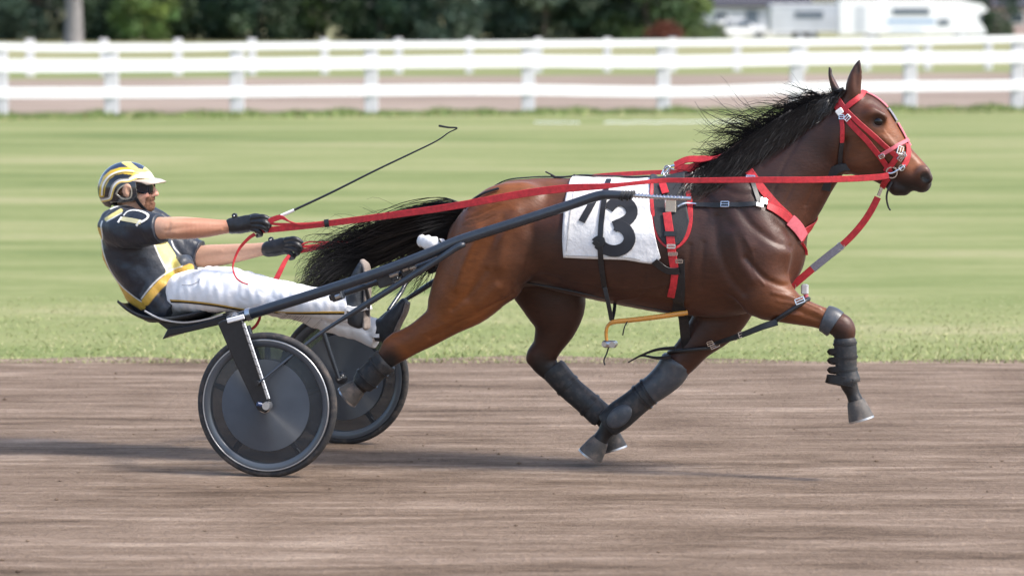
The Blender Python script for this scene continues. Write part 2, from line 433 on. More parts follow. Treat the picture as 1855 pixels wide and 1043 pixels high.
# ---- grass blades along the edge of the turf (uncountable)
def grass_blades():
    r = np.random.default_rng(11); n = 30000
    y = 4.85 + 5.0 * r.random(n) ** 1.6; x = (r.random(n) - 0.5) * (8.0 + 0.45 * (y + CAMD) * 0.62)
    h = (0.010 + 0.028 * r.random(n) ** 1.5) * (0.7 + 0.5 * np.sin(x * 1.3) * np.sin(y * 0.8)) * np.clip(1.0 - (y - 4.9) / 5.2, 0.12, 1); a = r.random(n) * 6.28
    le = r.normal(0, 0.025, (n, 2)); wd = 0.0035 + 0.003 * r.random(n)
    V = np.zeros((n, 3, 3)); V[:, 0] = np.stack([x - wd * np.cos(a), y - wd * np.sin(a), np.full(n, -0.01)], 1)
    V[:, 1] = np.stack([x + wd * np.cos(a), y + wd * np.sin(a), np.full(n, -0.01)], 1)
    V[:, 2] = np.stack([x + le[:, 0], y + le[:, 1], h], 1)
    t = r.random(n)[:, None]; dry = (r.random(n) < 0.35)[:, None]
    c = np.where(dry, np.array([0.36, 0.34, 0.18]) * (0.85 + 0.3 * t), np.array([0.235, 0.27, 0.10]) * (0.8 + 0.4 * t))
    m = mat('grass_blade', (0.2, 0.3, 0.08), 0.6, attr=True, spec=0.3)
    o = link('grass', V.reshape(-1, 3), np.arange(3 * n).reshape(n, 3), m, rig=False, smooth=False, tint=np.repeat(c, 3, 0)); tag(o, kind='stuff')
grass_blades()
def dirt_clods():
    """loose crumbs of soil on the harrowed track"""
    r = np.random.default_rng(5); n = 700; V = []; F = []
    base = np.array([(1, 0, 0), (-1, 0, 0), (0, 1, 0), (0, -1, 0), (0, 0, 0.9), (0, 0, -0.6)], float)
    fc = np.array([(0, 2, 4), (2, 1, 4), (1, 3, 4), (3, 0, 4), (2, 0, 5), (1, 2, 5), (3, 1, 5), (0, 3, 5)])
    x = (r.random(n) - 0.5) * 8; y = -5.0 + 10.0 * r.random(n); s = 0.003 + 0.006 * r.random(n) ** 4
    for i in range(n):
        V.append(base * (0.6 + 0.8 * r.random((6, 1))) * s[i] * np.array([1.5, 1, 0.8]) + (x[i], y[i], s[i] * 0.2)); F.append(fc + 6 * i)
    tag(link('dirt', np.vstack(V), np.vstack(F), M_DIRT, rig=False, smooth=False), kind='stuff')
dirt_clods()

# ---- fences
M_WHITE = mat('white_fence_paint', (0.82, 0.82, 0.83), 0.45, var=(3, 0.05))
M_POST = mat('weathered_white_post', (0.60, 0.585, 0.60), 0.6, var=(4, 0.10), bump=(30, 0.2, 0.01))
def fence_pt(px, py, L0, L1):
    """world point on a vertical fence line (L0, L1: ground ends) at a pixel"""
    A, B = gnd(*L0), gnd(*L1); d = ray(px, py, False); C = np.array([0, -CAMD, CAMH])
    n = np.array([-(B - A)[1], (B - A)[0], 0]); t = ((A - C) @ n) / (d @ n); return C + t * d
def fence(name, L0, L1, posts, rails, label, pw_, ext):
    root = tag(empty(name, gnd(*L0), rig=False), label, 'fence')
    for pxs, hh in rails:
        mb = MB(); C = curve(pxs, 60); P = [fence_pt(c[0], c[1], L0, L1) for c in C]
        P = [P[0] + (P[0] - P[1]) * ext] + P + [P[-1] + (P[-1] - P[-2]) * ext]
        for p in P: p[1] -= pw_ * 0.5 + 0.02
        mb.tube(P, [hh] * len(P), 4, up=(0, 1, 0), rad2=[0.022] * len(P))
        # square section: replace the diamond by a box
        mb2 = MB(); V = []
        for p in P: V += [(p[0], p[1] - 0.02, p[2] - hh), (p[0], p[1] + 0.02, p[2] - hh), (p[0], p[1] + 0.02, p[2] + hh), (p[0], p[1] - 0.02, p[2] + hh)]
        n = len(P); mb2.add(V, [(i * 4 + k, i * 4 + (k + 1) % 4, i * 4 + 4 + (k + 1) % 4, i * 4 + 4 + k) for i in range(n - 1) for k in range(4)] + [(3, 2, 1, 0), (n * 4 - 4, n * 4 - 3, n * 4 - 2, n * 4 - 1)])
        put('rail', mb2, M_WHITE, root, smooth=False)
    step = (posts[-1][0] - posts[0][0]) / (len(posts) - 1); rs = (posts[-1][1] - posts[0][1]) / (len(posts) - 1)
    posts = [(posts[0][0] - step * k, posts[0][1] - rs * k) for k in range(1, 6)] + posts + [(posts[-1][0] + step * k, posts[-1][1] + rs * k) for k in range(1, 6)]
    for px, top in posts:
        mb = MB(); b = fence_pt(px, L0[1], L0, L1); tp = fence_pt(px, top, L0, L1)[2]
        hgt = tp + 0.05; mb.box((b[0], b[1], hgt / 2 - 0.05), (pw_, pw_, hgt), ch=0.012)
        put('post', mb, M_POST, root, smooth=False)
fence('near_fence', (0, 213), (1855, 199), [(2, 80), (203, 84), (430, 80), (673, 79), (957, 77), (1202, 75), (1443, 72), (1648, 70), (1843, 66)],
      [([(0, 84), (115, 87), (280, 86.5), (520, 83), (930, 80), (1300, 77), (1600, 75), (1855, 70)], 0.075),
       ([(0, 119), (115, 120), (350, 118), (650, 114), (930, 111), (1200, 112), (1500, 106), (1855, 103)], 0.125),
       ([(0, 168), (350, 167), (650, 164), (930, 162.5), (1230, 166), (1500, 158), (1855, 154)], 0.11)],
      'tall white three rail fence along the infield behind the racing horse', 0.28, 38)
fp = [55, 189, 323, 457, 588, 722, 850, 975, 1100, 1218, 1335, 1455, 1570, 1680, 1790]
fence('far_fence', (0, 139), (1855, 126), [(x, 71.0 - 4.0 * x / 1855) for x in fp],
      [([(0, 83), (930, 81), (1855, 73)], 0.06), ([(0, 112), (930, 110), (1855, 101)], 0.07)],
      'lower white fence beyond the back track, seen through the taller one', 0.26, 18)

# ---- white marker tape lying in the grass
for a, b_, lab in (((968, 224.5), (1050, 225), 'short length of white marker tape lying on the grass above the horse back'), ((1095, 225), (1345, 223), 'longer length of white marker tape lying on the grass behind the mane')):
    A, B = gnd(*a), gnd(*b_); mb = MB(); n = 14
    P = [A + (B - A) * k / (n - 1) + np.array([0, 0, 0.03 + 0.008 * math.sin(k * 2.3)]) for k in range(n)]; mb.ribbon(P, (0, -1, 0.15), 0.020, 0.006)
    tag(put('marker_tape', mb, M_WHITE, base=A, rig=False), lab, 'tape')

# ---- long grass left standing along the foot of the fence (uncountable)
def fence_grass():
    r = np.random.default_rng(17); n = 26000; A, B = gnd(-500, 216), gnd(2350, 194); t = r.random(n); P = A + (B - A) * t[:, None]
    thick = 0.5 + 0.5 * np.sin(t * 150) * np.sin(t * 61 + 1); P[:, 1] += r.normal(-0.5, 0.55, n) ; h = (0.05 + 0.12 * r.random(n)) * (0.45 + 0.75 * thick); a = r.random(n) * 6.28; wd = 0.012 + 0.012 * r.random(n); le = r.normal(0, 0.06, (n, 2))
    V = np.zeros((n, 3, 3)); V[:, 0] = np.stack([P[:, 0] - wd * np.cos(a), P[:, 1] - wd * np.sin(a), 0 * h - 0.01], 1); V[:, 1] = np.stack([P[:, 0] + wd * np.cos(a), P[:, 1] + wd * np.sin(a), 0 * h - 0.01], 1)
    V[:, 2] = np.stack([P[:, 0] + le[:, 0], P[:, 1] + le[:, 1], h], 1); q = r.random(n)[:, None]; c = np.where(q < 0.2, np.array([[0.30, 0.28, 0.14]]), np.array([[0.17, 0.235, 0.075]]) * (0.75 + 0.5 * q))
    tag(link('tall_grass', V.reshape(-1, 3), np.arange(3 * n).reshape(n, 3), bpy.data.materials['grass_blade'], rig=False, smooth=False, tint=np.repeat(c, 3, 0)), kind='stuff')
fence_grass()

# ---- trees in front of the sky line
M_LEAF = {}
def leaf_mat(key, c):
    m = mat('leaves_' + key, c, 0.55, attr=True, spec=0.3); b = m.node_tree.nodes['Principled BSDF']
    b.inputs['Transmission Weight'].default_value = 0.0
    return m
M_BARK = mat('bark', (0.10, 0.08, 0.065), 0.9, var=(8, 0.3), bump=(14, 0.6, 0.05))
M_PALEBARK = mat('pale_bark', (0.20, 0.19, 0.19), 0.85, var=(3, 0.25), bump=(10, 0.5, 0.05))
def crown_mesh(name, H, W, low, hue, seed, n=9000, leaf=0.34, oval=False):
    r = np.random.default_rng(seed); cl = []
    nb = 46
    for _ in range(nb):
        z = low + (H - low) * r.random() ** 0.9; f = (z - low) / (H - low)
        rad = W * 0.5 * (math.sqrt(max(0.02, 1 - (2 * f - 0.75) ** 2 * 0.55)) if not oval else math.sqrt(max(0.02, 1 - f ** 2)))
        a = r.random() * 6.28; q = rad * math.sqrt(r.random()) * 0.9
        cl.append((q * math.cos(a), q * math.sin(a), z, W * (0.10 + 0.12 * r.random()), 0.65 + 0.7 * r.random(), r.random()))
    cl = np.array(cl); k = r.integers(0, nb, n); d = r.normal(size=(n, 3)); d /= np.linalg.norm(d, axis=1)[:, None]
    C = cl[k, :3] + d * (cl[k, 3] * (0.55 + 0.5 * r.random(n)))[:, None] * np.array([1, 1, 0.8])
    C[:, 2] = np.maximum(C[:, 2], 0.08)
    u = r.normal(size=(n, 3)); u /= np.linalg.norm(u, axis=1)[:, None]; v = np.cross(u, r.normal(size=(n, 3))); v /= np.linalg.norm(v, axis=1)[:, None]
    s = (leaf * (0.5 + 0.8 * r.random(n)))[:, None]
    V = np.stack([C - u * s * 0.6, C + v * s * 0.32, C + u * s * 0.6, C - v * s * 0.32], 1).reshape(-1, 3)
    base = np.array(hue); c = base * (cl[k, 4] * (0.75 + 0.5 * r.random(n)))[:, None]
    c = c * (1 + (cl[k, 5][:, None] - 0.5) * np.array([0.5, 0.1, -0.2]))
    me = bpy.data.meshes.new(name); me.from_pydata(V.tolist(), [], np.arange(4 * n).reshape(n, 4).tolist())
    a = me.color_attributes.new('tint', 'FLOAT_COLOR', 'POINT'); cc = np.ones((4 * n, 4), np.float32); cc[:, :3] = np.repeat(c, 4, 0); a.data.foreach_set('color', cc.ravel())
    return me
def trunk_mesh(name, H, r0, seed, limbs=6):
    g = np.random.default_rng(seed); mb = MB()
    P = [np.array([g.normal(0, 0.08) * i, g.normal(0, 0.08) * i, H * 0.8 * i / 6]) for i in range(7)]; P[0][2] = -0.1
    mb.tube(P, [r0 * 1.25, r0, r0 * 0.9, r0 * 0.8, r0 * 0.6, r0 * 0.4, r0 * 0.15], 9)
    for _ in range(limbs):
        i = g.integers(2, 6); a = g.random() * 6.28; L = H * (0.2 + 0.2 * g.random()); d = np.array([math.cos(a), math.sin(a), 0.8])
        mb.tube([P[i], P[i] + d * L * 0.5 + g.normal(0, 0.1, 3), P[i] + d * L * np.array([1, 1, 1.3])], [r0 * 0.4, r0 * 0.25, r0 * 0.06], 6)
    me = bpy.data.meshes.new(name); me.from_pydata(mb.v, [], mb.f); me.materials.append(M_BARK); return me
LM = leaf_mat('tree', (0.05, 0.09, 0.04))
kinds = {'dark': [crown_mesh('crown_dark', 8.5, 8.0, 0.2, (0.030, 0.058, 0.030), 1), crown_mesh('crown_dark', 9.5, 7.0, 0.2, (0.034, 0.064, 0.036), 2)],
         'mid': [crown_mesh('crown_mid', 8.0, 7.5, 0.15, (0.055, 0.095, 0.030), 3)],
         'light': [crown_mesh('crown_light', 7.0, 7.0, 0.1, (0.085, 0.14, 0.035), 4)],
         'grey': [crown_mesh('crown_grey', 8.0, 8.0, 0.2, (0.050, 0.078, 0.052), 5)]}
for v in kinds.values():
    for me in v: me.materials.append(LM)
TR = [trunk_mesh('trunk', 8, 0.22, s) for s in (1, 2, 3)]
def tree(px, dist, kind, label, sc=1.0, var=0, rz=0.0):
    g = pw(px, 77, dist); root = empty('tree', (g[0], g[1], 0), rig=False); tag(root, label, 'tree', 'trees along the far side of the course')
    root.scale = (sc, sc, sc); root.rotation_euler.z = rz
    for nm, me in (('crown', kinds[kind][var % len(kinds[kind])]), ('trunk', TR[var % 3])):
        o = bpy.data.objects.new(nm, me); COL.objects.link(o); o.parent = root
D0 = 222
for a in [(-60, D0 + 2, 'dark', 'dark green tree cut by the left edge of the photo', 1.0, 0, 0.3),
          (75, D0, 'grey', 'dull grey green tree just left of the pale trunk', 0.9, 0, 1.2),
          (205, D0 + 1, 'dark', 'dark tree just right of the pale trunk, left of the bright green bush', 0.95, 1, 2.0),
          (262, D0 - 3, 'light', 'bright green bushy tree, the lightest in the left half of the hedge line', 0.62, 0, 0.4),
          (352, D0 + 2, 'dark', 'dark tree right beside the bright green bushy tree', 1.0, 0, 2.9),
          (470, D0, 'dark', 'dark tree above the far post right of the bright green bush', 0.9, 1, 4.0),
          (585, D0 + 2, 'mid', 'mid green tree between two darker ones, above the middle of the left rails', 0.9, 0, 0.9),
          (690, D0, 'dark', 'darkest tree left of the greyish bush in the middle of the hedge line', 1.0, 0, 5.1),
          (790, D0 - 2, 'grey', 'hazy grey green bush near the middle of the hedge line', 0.8, 0, 3.3),
          (895, D0 + 2, 'dark', 'dark tree over the brown patch of ground at mid picture', 1.05, 1, 1.0),
          (985, D0, 'grey', 'dull green tree left of the dark gap above the middle posts', 0.9, 0, 0.1),
          (1070, D0 + 3, 'dark', 'dark tree left of the lighter green tree by the red bush', 1.05, 0, 1.7),
          (1172, D0 + 2, 'mid', 'leafy green tree behind the red bush at the right end of the hedge', 0.95, 0, 2.2),
          (1225, D0 + 8, 'light', 'light green tree with thin right edge beside the house', 0.7, 0, 0.7),
          (-150, D0 + 3, 'mid', 'green tree beyond the left edge of the photo, second of its row', 1.0, 0, 0.5), (-260, D0, 'dark', 'dark tree beyond the left edge of the photo, third of its row', 1.0, 1, 0.9), (-380, D0 + 2, 'grey', 'dull green tree far beyond the left edge of the photo', 1.0, 0, 2.2), (-520, D0, 'dark', 'outermost dark tree beyond the left edge of the photo', 1.1, 1, 1.9),
          (2080, D0 + 25, 'mid', 'green tree beyond the pink building', 1.0, 0, 0.5), (2230, D0 + 22, 'dark', 'dark tree beyond the right edge of the photo', 1.0, 1, 0.9), (2400, D0 + 22, 'grey', 'outermost dull green tree beyond the right edge of the photo', 1.0, 0, 2.2),
          (1795, D0 + 18, 'dark', 'dark tree between the camper and the pink building', 0.62, 1, 2.5)]:
    tree(*a)
# shrubs that close the gaps between the trunks
for i, (px, kd, sc_) in enumerate([(-20, 'dark', 0.5), (45, 'mid', 0.45), (150, 'dark', 0.5), (178, 'grey', 0.42), (300, 'dark', 0.5), (400, 'dark', 0.48), (432, 'grey', 0.45), (520, 'mid', 0.5), (548, 'dark', 0.46), (640, 'dark', 0.5), (740, 'dark', 0.46), (840, 'mid', 0.42), (940, 'dark', 0.5), (1028, 'dark', 0.52), (1120, 'grey', 0.5)]):
    g = pw(px, 77, D0 + 5 + (i % 3)); root = empty('shrub', (g[0], g[1], 0), rig=False); root.scale = (sc_ * 1.15, sc_, sc_ * 0.9); root.rotation_euler.z = i * 1.3
    tag(root, ['dark shrub filling a gap low between two trees of the hedge', 'leafy shrub standing low between two trees of the hedge'][0 if kd == 'dark' else 1], 'shrub', ['dark shrubs in the gaps of the hedge', 'lighter shrubs in the gaps of the hedge'][0 if kd == 'dark' else 1])
    o = bpy.data.objects.new('foliage', kinds[kd][i % len(kinds[kd])]); COL.objects.link(o); o.parent = root
def bush(px, dist, W, H, hue, seed, name, label):
    me = crown_mesh(name + '_leaves', H, W, 0.05, hue, seed, 2600, 0.16, oval=True); me.materials.append(LM)
    o = bpy.data.objects.new(name, me); COL.objects.link(o); g = pw(px, 77, dist); o.location = (g[0], g[1], 0); tag(o, label, 'bush')
bush(1203, 214, 2.6, 1.05, (0.13, 0.040, 0.022), 21, 'red_bush', 'low rust red bush in front of the trees left of the round bush')
bush(1285, 211, 2.9, 1.05, (0.085, 0.115, 0.04), 22, 'round_bush', 'low round olive green bush in front of the white car')
# pale trunk standing clear in front of the hedge
g = pw(133, 80, 205); mb = MB(); mb.tube([(g[0], g[1], -0.1), (g[0] + 0.05, g[1], 1.5), (g[0], g[1], 4.5), (g[0] - 0.3, g[1], 8)], [0.62, 0.52, 0.45, 0.3], 14)
root = tag(empty('pale_tree', (g[0], g[1], 0), rig=False), 'thick pale grey tree trunk standing in front of the dark hedge', 'tree')
put('trunk', mb, M_PALEBARK, root)
me = crown_mesh('crown_high', 12, 7.5, 5.0, (0.06, 0.095, 0.04), 9); me.materials.append(LM)
o = bpy.data.objects.new('crown', me); COL.objects.link(o); o.parent = root

# ---- house, vehicles at the right
M_WALL = mat('pale_blue_wall', (0.50, 0.52, 0.56), 0.8, var=(1.0, 0.06)); M_ROOF = mat('dark_roof', (0.05, 0.05, 0.065), 0.85, var=(4, 0.2))
M_GLASS = mat('window_glass', (0.05, 0.07, 0.09), 0.08, spec=0.8); M_VWHITE = mat('white_vehicle_paint', (0.86, 0.86, 0.86), 0.3, var=(0.6, 0.03), coat=0.4)
M_TYRE = mat('tyre_rubber', (0.022, 0.022, 0.024), 0.75, var=(40, 0.2), dust=(16, 0.45)); M_STEEL = mat('steel', (0.55, 0.55, 0.57), 0.3, metal=1.0)
M_GREYPANEL = mat('grey_panel', (0.55, 0.57, 0.60), 0.5, var=(1.5, 0.06)); M_PINK = mat('pink_wall', (0.48, 0.36, 0.34), 0.85, var=(1, 0.08)); M_BLUEGREY = mat('dark_window', (0.12, 0.15, 0.19), 0.15, spec=0.7)
M_RED_LAMP = mat('red_lamp', (0.4, 0.02, 0.015), 0.25)
def part(name, boxes, m, root, ch=0.02):
    mb = MB()
    for c, s_ in boxes: mb.box(np.array(root['_base']) + np.array(c), s_, ch=ch)
    return put(name, mb, m, root, smooth=False)
def gable(root, w_, d_, h0, h1, m, name='roof', over=0.35):
    b = np.array(root['_base']); mb = MB(); x0, x1 = -w_ / 2 - over, w_ / 2 + over; y0, y1 = -d_ / 2 - over, d_ / 2 + over; t = 0.14
    pr = [(y0, h0 - 0.1), (0, h1), (y1, h0 - 0.1), (y1, h0 - 0.1 + t), (0, h1 + t), (y0, h0 - 0.1 + t)]
    mb.prism([b + np.array((x0, y, z)) for y, z in pr], (x1 - x0, 0, 0)); put(name, mb, m, root, smooth=False)
S1 = 232.0
def house(px0, px1, dist, h0, h1, depth, wall, label, name='house'):
    a, b = pw(px0, 60, dist), pw(px1, 60, dist); w_ = b[0] - a[0]
    root = tag(empty(name, ((a[0] + b[0]) / 2, a[1] + depth / 2, 0), rig=False), label, 'house')
    part('wall', [((0, 0, h0 / 2 - 0.05), (w_, depth, h0 + 0.1))], wall, root, 0.01)
    gable(root, w_, depth, h0, h1, M_ROOF)
    for fx in (-0.28, 0.22):
        wf = part('window', [((fx * w_, -depth / 2 - 0.02, h0 * 0.58), (1.25, 0.08, 1.0))], M_VWHITE, root)
        part('pane', [((fx * w_, -depth / 2 - 0.065, h0 * 0.58), (1.05, 0.02, 0.8))], M_GLASS, root).parent = wf
    dr = part('door', [((0.0, -depth / 2 - 0.02, 1.0), (0.95, 0.06, 2.0))], M_BLUEGREY, root)
    part('chimney', [((w_ * 0.3, 0.6, h1 + 0.2), (0.6, 0.6, 1.0))], M_PINK, root)
    return root
house(1262, 1462, 262, 2.35, 4.6, 7.0, M_WALL, 'low pale blue house with dark gabled roof behind the white car')
house(1800, 1990, 268, 2.3, 4.2, 8.0, M_PINK, 'pinkish building with dark roof at the far right edge')

def wheel_part(root, x, y, r, wd):
    b = np.array(root['_base']); mb = MB(); mb.lathe([(r * 0.55, -wd / 2), (r * 0.95, -wd / 2), (r, -wd * 0.35), (r, wd * 0.35), (r * 0.95, wd / 2), (r * 0.55, wd / 2)], b + np.array((x, y, r)), 'y', 24)
    o = put('wheel', mb, M_TYRE, root); mb = MB(); mb.lathe([(0.001, -wd * 0.42), (r * 0.2, -wd * 0.46), (r * 0.5, -wd * 0.36), (r * 0.57, -wd * 0.48), (r * 0.57, wd * 0.48), (r * 0.4, wd * 0.3), (0.001, wd * 0.3)], b + np.array((x, y, r)), 'y', 24)
    q = put('rim', mb, M_STEEL, root); q.parent = o
def car():
    a, b = pw(1262, 60, S1), pw(1400, 60, S1); L = b[0] - a[0]; root = tag(empty('white_car', ((a[0] + b[0]) / 2, a[1], 0), rig=False), 'white saloon car parked between the round bush and the grey trailer', 'car')
    B = np.array(root['_base']); wd = 1.75
    side = [(-0.5, 0.30), (-0.5, 0.62), (-0.46, 0.80), (-0.33, 0.88), (-0.22, 1.34), (-0.1, 1.42), (0.10, 1.40), (0.26, 0.98), (0.44, 0.86), (0.5, 0.66), (0.5, 0.30)]
    V = []; n = len(side)
    for yy, k in ((-wd / 2, 0.94), (-wd / 2 + 0.1, 1.0), (wd / 2 - 0.1, 1.0), (wd / 2, 0.94)):
        for x, z in side: V.append(B + np.array((x * L, yy * (1 if z < 0.95 else 0.80), 0.3 + (z - 0.3) * (k if z > 0.9 else 1))))
    mb = MB(); mb.add(V, [tuple(range(n)), tuple(range(3 * n, 4 * n))[::-1]] + [(j * n + i, j * n + (i + 1) % n, (j + 1) * n + (i + 1) % n, (j + 1) * n + i) for j in range(3) for i in range(n)])
    crease(put('body', mb, M_VWHITE, root), 30)
    for x0, x1 in ((-0.20, -0.02), (0.0, 0.18)):
        mb = MB(); mb.prism([B + np.array((x0 * L - (0.1 if x0 < -.1 else 0), -wd / 2 * 0.92, 0.93)), B + np.array((x1 * L + (0.16 if x1 > .1 else 0), -wd / 2 * 0.92, 0.95)), B + np.array((x1 * L - (0.1 if x1 > .1 else 0), -wd / 2 * 0.79, 1.31)), B + np.array((x0 * L + 0.05, -wd / 2 * 0.79, 1.31))], (0, -0.02, 0)); put('window', mb, M_GLASS, root, smooth=False)
    for x in (-0.31, 0.31):
        wheel_part(root, x * L, -wd / 2 + 0.08, 0.31, 0.2); wheel_part(root, x * L, wd / 2 - 0.08, 0.31, 0.2)
    part('headlight', [((0.49 * L, -0.6, 0.68), (0.1, 0.3, 0.14))], M_STEEL, root)
    part('tail_light', [((-0.495 * L, -0.6, 0.72), (0.06, 0.3, 0.16))], M_RED_LAMP, root)
    for fx in (-0.05, 0.13): part('door_handle', [((fx * L, -wd / 2 - 0.01, 0.82), (0.16, 0.03, 0.03))], M_STEEL, root, 0.004)
car()
def box_vehicle(name, px0, px1, dist, z0, z1, depth, m, label, cat, wheels, windows, cab=None):
    a, b = pw(px0, 60, dist), pw(px1, 60, dist); L = b[0] - a[0]
    root = tag(empty(name, ((a[0] + b[0]) / 2, a[1] + depth / 2, 0), rig=False), label, cat); B = np.array(root['_base'])
    if cab is None: part('body', [((0, 0, (z0 + z1) / 2), (L, depth, z1 - z0))], m, root, 0.12)
    else:
        pr = [(-0.5, z0), (-0.5, z1 - 0.1), (-0.49, z1), (0.30, z1), (0.46, z1 - 0.28), (0.5, z1 - 0.75), (0.44, z1 - 0.95), (0.43, 1.45), (0.47, 0.95), (0.49, z0 + 0.05), (0.48, z0)]
        mb = MB(); mb.prism([B + np.array((x * L, -depth / 2, z)) for x, z in pr], (0, depth, 0)); put('body', mb, m, root, smooth=False)
    for fx, z, ww, hh in windows:
        wf = part('window', [((fx * L, -depth / 2 - 0.01, z), (ww + 0.1, 0.06, hh + 0.1))], M_GREYPANEL, root)
        part('pane', [((fx * L, -depth / 2 - 0.045, z), (ww, 0.02, hh))], M_BLUEGREY, root).parent = wf
    for fx in wheels:
        wheel_part(root, fx * L, -depth / 2 + 0.16, 0.36, 0.24); wheel_part(root, fx * L, depth / 2 - 0.16, 0.36, 0.24)
    return root, L, B
r_, L_, B_ = box_vehicle('grey_trailer', 1394, 1524, 226, 0.55, 2.42, 2.2, M_GREYPANEL, 'pale grey box trailer parked between the white car and the camper', 'trailer', (-0.08, 0.10), [(0.05, 1.75, 1.9, 0.42)])
part('trim', [((0, -1.13, 2.36), (L_ * 0.98, 0.05, 0.06)), ((0, -1.13, 0.62), (L_ * 0.98, 0.05, 0.08))], M_VWHITE, r_, 0.005)
part('drawbar', [((-L_ / 2 - 0.5, 0, 0.5), (1.1, 0.12, 0.1)), ((-L_ / 2 - 0.95, 0, 0.25), (0.08, 0.08, 0.5))], M_STEEL, r_, 0.01)
r_, L_, B_ = box_vehicle('camper_van', 1521, 1790, 222, 0.45, 2.72, 2.3, M_VWHITE, 'large white camper van with windows and blue stripe beside the grey trailer', 'camper', (-0.27, 0.33), [(-0.02, 1.95, 2.4, 0.40), (0.20, 1.25, 0.01 + 0.7, 0.35)], cab=True)
part('stripe', [((-0.02 * L_, -1.16, 1.28), (L_ * 0.32, 0.03, 0.22)), ((-0.05 * L_, -1.16, 0.75), (L_ * 0.22, 0.03, 0.08))], mat('blue_stripe', (0.18, 0.34, 0.55), 0.4), r_, 0.004)
part('door', [((-0.36 * L_, -1.16, 1.45), (0.75, 0.03, 1.75))], M_GREYPANEL, r_, 0.01)
part('windscreen', [((0.452 * L_, -0.3, 1.5), (0.10, 1.7, 0.5))], M_BLUEGREY, r_, 0.02)
part('roof_vent', [((-0.2 * L_, 0, 2.76), (0.6, 0.6, 0.12)), ((0.1 * L_, 0, 2.75), (0.5, 0.5, 0.1))], M_GREYPANEL, r_, 0.02)
# ================================================================== the horse
HLO = pz(560, 880, -0.55) - np.array([0.05, 0, 0.03]); HHI = pz(1730, 90, 0.5) + np.array([0.05, 0, 0.03])
hf = Field((pz(590, 880, 0)[0], -0.46, -0.03), (pz(1720, 100, 0)[0], 0.46, pz(1500, 95, 0)[2] + 0.03), 0.0075)
# trunk
hf.px([(1376, 452, 0, 84, 62), (1322, 446, 0, 124, 76), (1250, 446, 0, 123, 90), (1150, 441, 0, 115, 102), (1050, 430, 0, 104, 101), (980, 423, 0, 95, 94), (920, 428, 0, 90, 88), (875, 440, 0, 66, 66)], 0.04)
hf.px([(1245, 352, 0, 34, 26), (1300, 356, 0, 44, 32), (1370, 372, 0, 50, 34)], 0.07)                 # withers
hf.px([(930, 362, 0, 33, 60), (985, 358, 0, 31, 52), (1060, 358, 0, 30, 44)], 0.05)                  # loin and croup
# neck
hf.px([(1512, 240, 0, 58, 30), (1464, 280, 0, 72, 33), (1410, 332, 0, 91, 42), (1360, 390, 0, 104, 56), (1350, 440, 0, 88, 62)], 0.05)
hf.px([(1500, 196, 0, 15, 13), (1440, 222, 0, 17, 15), (1370, 262, 0, 20, 18), (1300, 310, 0, 22, 22)], 0.05)   # crest
# head
hf.px([(1540, 192, 0, 30, 30), (1566, 218, 0, 44, 37), (1594, 254, 0, 41, 33), (1624, 292, 0, 31, 24), (1650, 317, 0, 26, 21)], 0.03)
hf.px([(1542, 255, -0.045, 44, 18), (1560, 278, -0.04, 36, 17)], 0.035); hf.px([(1542, 255, 0.045, 44, 18), (1560, 278, 0.04, 36, 17)], 0.035)
hf.px([(1550, 295, 0, 22, 26), (1590, 312, 0, 17, 17), (1625, 334, 0, 15, 15)], 0.03)                # jaw bars
hf.px([(1650, 318, 0, 26, 23), (1665, 324, 0, 20, 24), (1670, 332, 0, 17, 23)], 0.02)                # muzzle
hf.px([(1630, 268, 0, 12, 15), (1655, 291, 0, 11, 14), (1675, 312, 0, 10, 17)], 0.02)                    # straight nasal bone
hf.px([(1625, 340, 0, 14, 17), (1638, 343, 0, 11, 17)], 0.015)                                       # chin
for sy in (-1, 1):
    hf.px([(1578, 206, sy * 0.085, 13, 9), (1598, 213, sy * 0.083, 10, 8)], 0.02)                    # brow
    hf.px([(1600, 250, sy * 0.078, 5, 6), (1632, 275, sy * 0.062, 4, 5)], 0.02)                      # facial crest
    hf.px([(1672, 314, sy * 0.056, 14, 8), (1680, 323, sy * 0.05, 10, 7)], 0.015)                    # nostril wing
    hf.px([(1675, 321, sy * 0.078, 8, 9), (1679, 325, sy * 0.072, 7, 7)], 0.008, 'sub')
    hf.px([(1590, 220, sy * 0.112, 13, 9), (1594, 221, sy * 0.112, 12, 9)], 0.012, 'sub')            # eye socket
for sy in (-1, 1): hf.px([(1634, 336, sy * 0.072, 1.8, 9), (1652, 341, sy * 0.068, 1.6, 9), (1668, 344, sy * 0.060, 1.2, 9)], 0.008, 'sub')
# ears
hf.px([(1545, 172, -0.055, 14, 11), (1547, 150, -0.062, 13.5, 10), (1552, 128, -0.064, 9, 7), (1557, 109, -0.062, 2.2, 2.2)], 0.02)
hf.px([(1552, 160, -0.098, 6, 7), (1553, 140, -0.094, 6.5, 8), (1555, 122, -0.082, 3, 6)], 0.01, 'sub')
hf.px([(1522, 172, 0.055, 14, 11), (1514, 152, 0.065, 11, 10), (1507, 136, 0.068, 7.5, 7), (1502, 121, 0.068, 2.2, 2.2)], 0.02)
hf.px([(1526, 160, 0.06, 5, 14), (1517, 146, 0.06, 4.5, 14), (1509, 132, 0.066, 2.5, 8)], 0.01, 'sub')
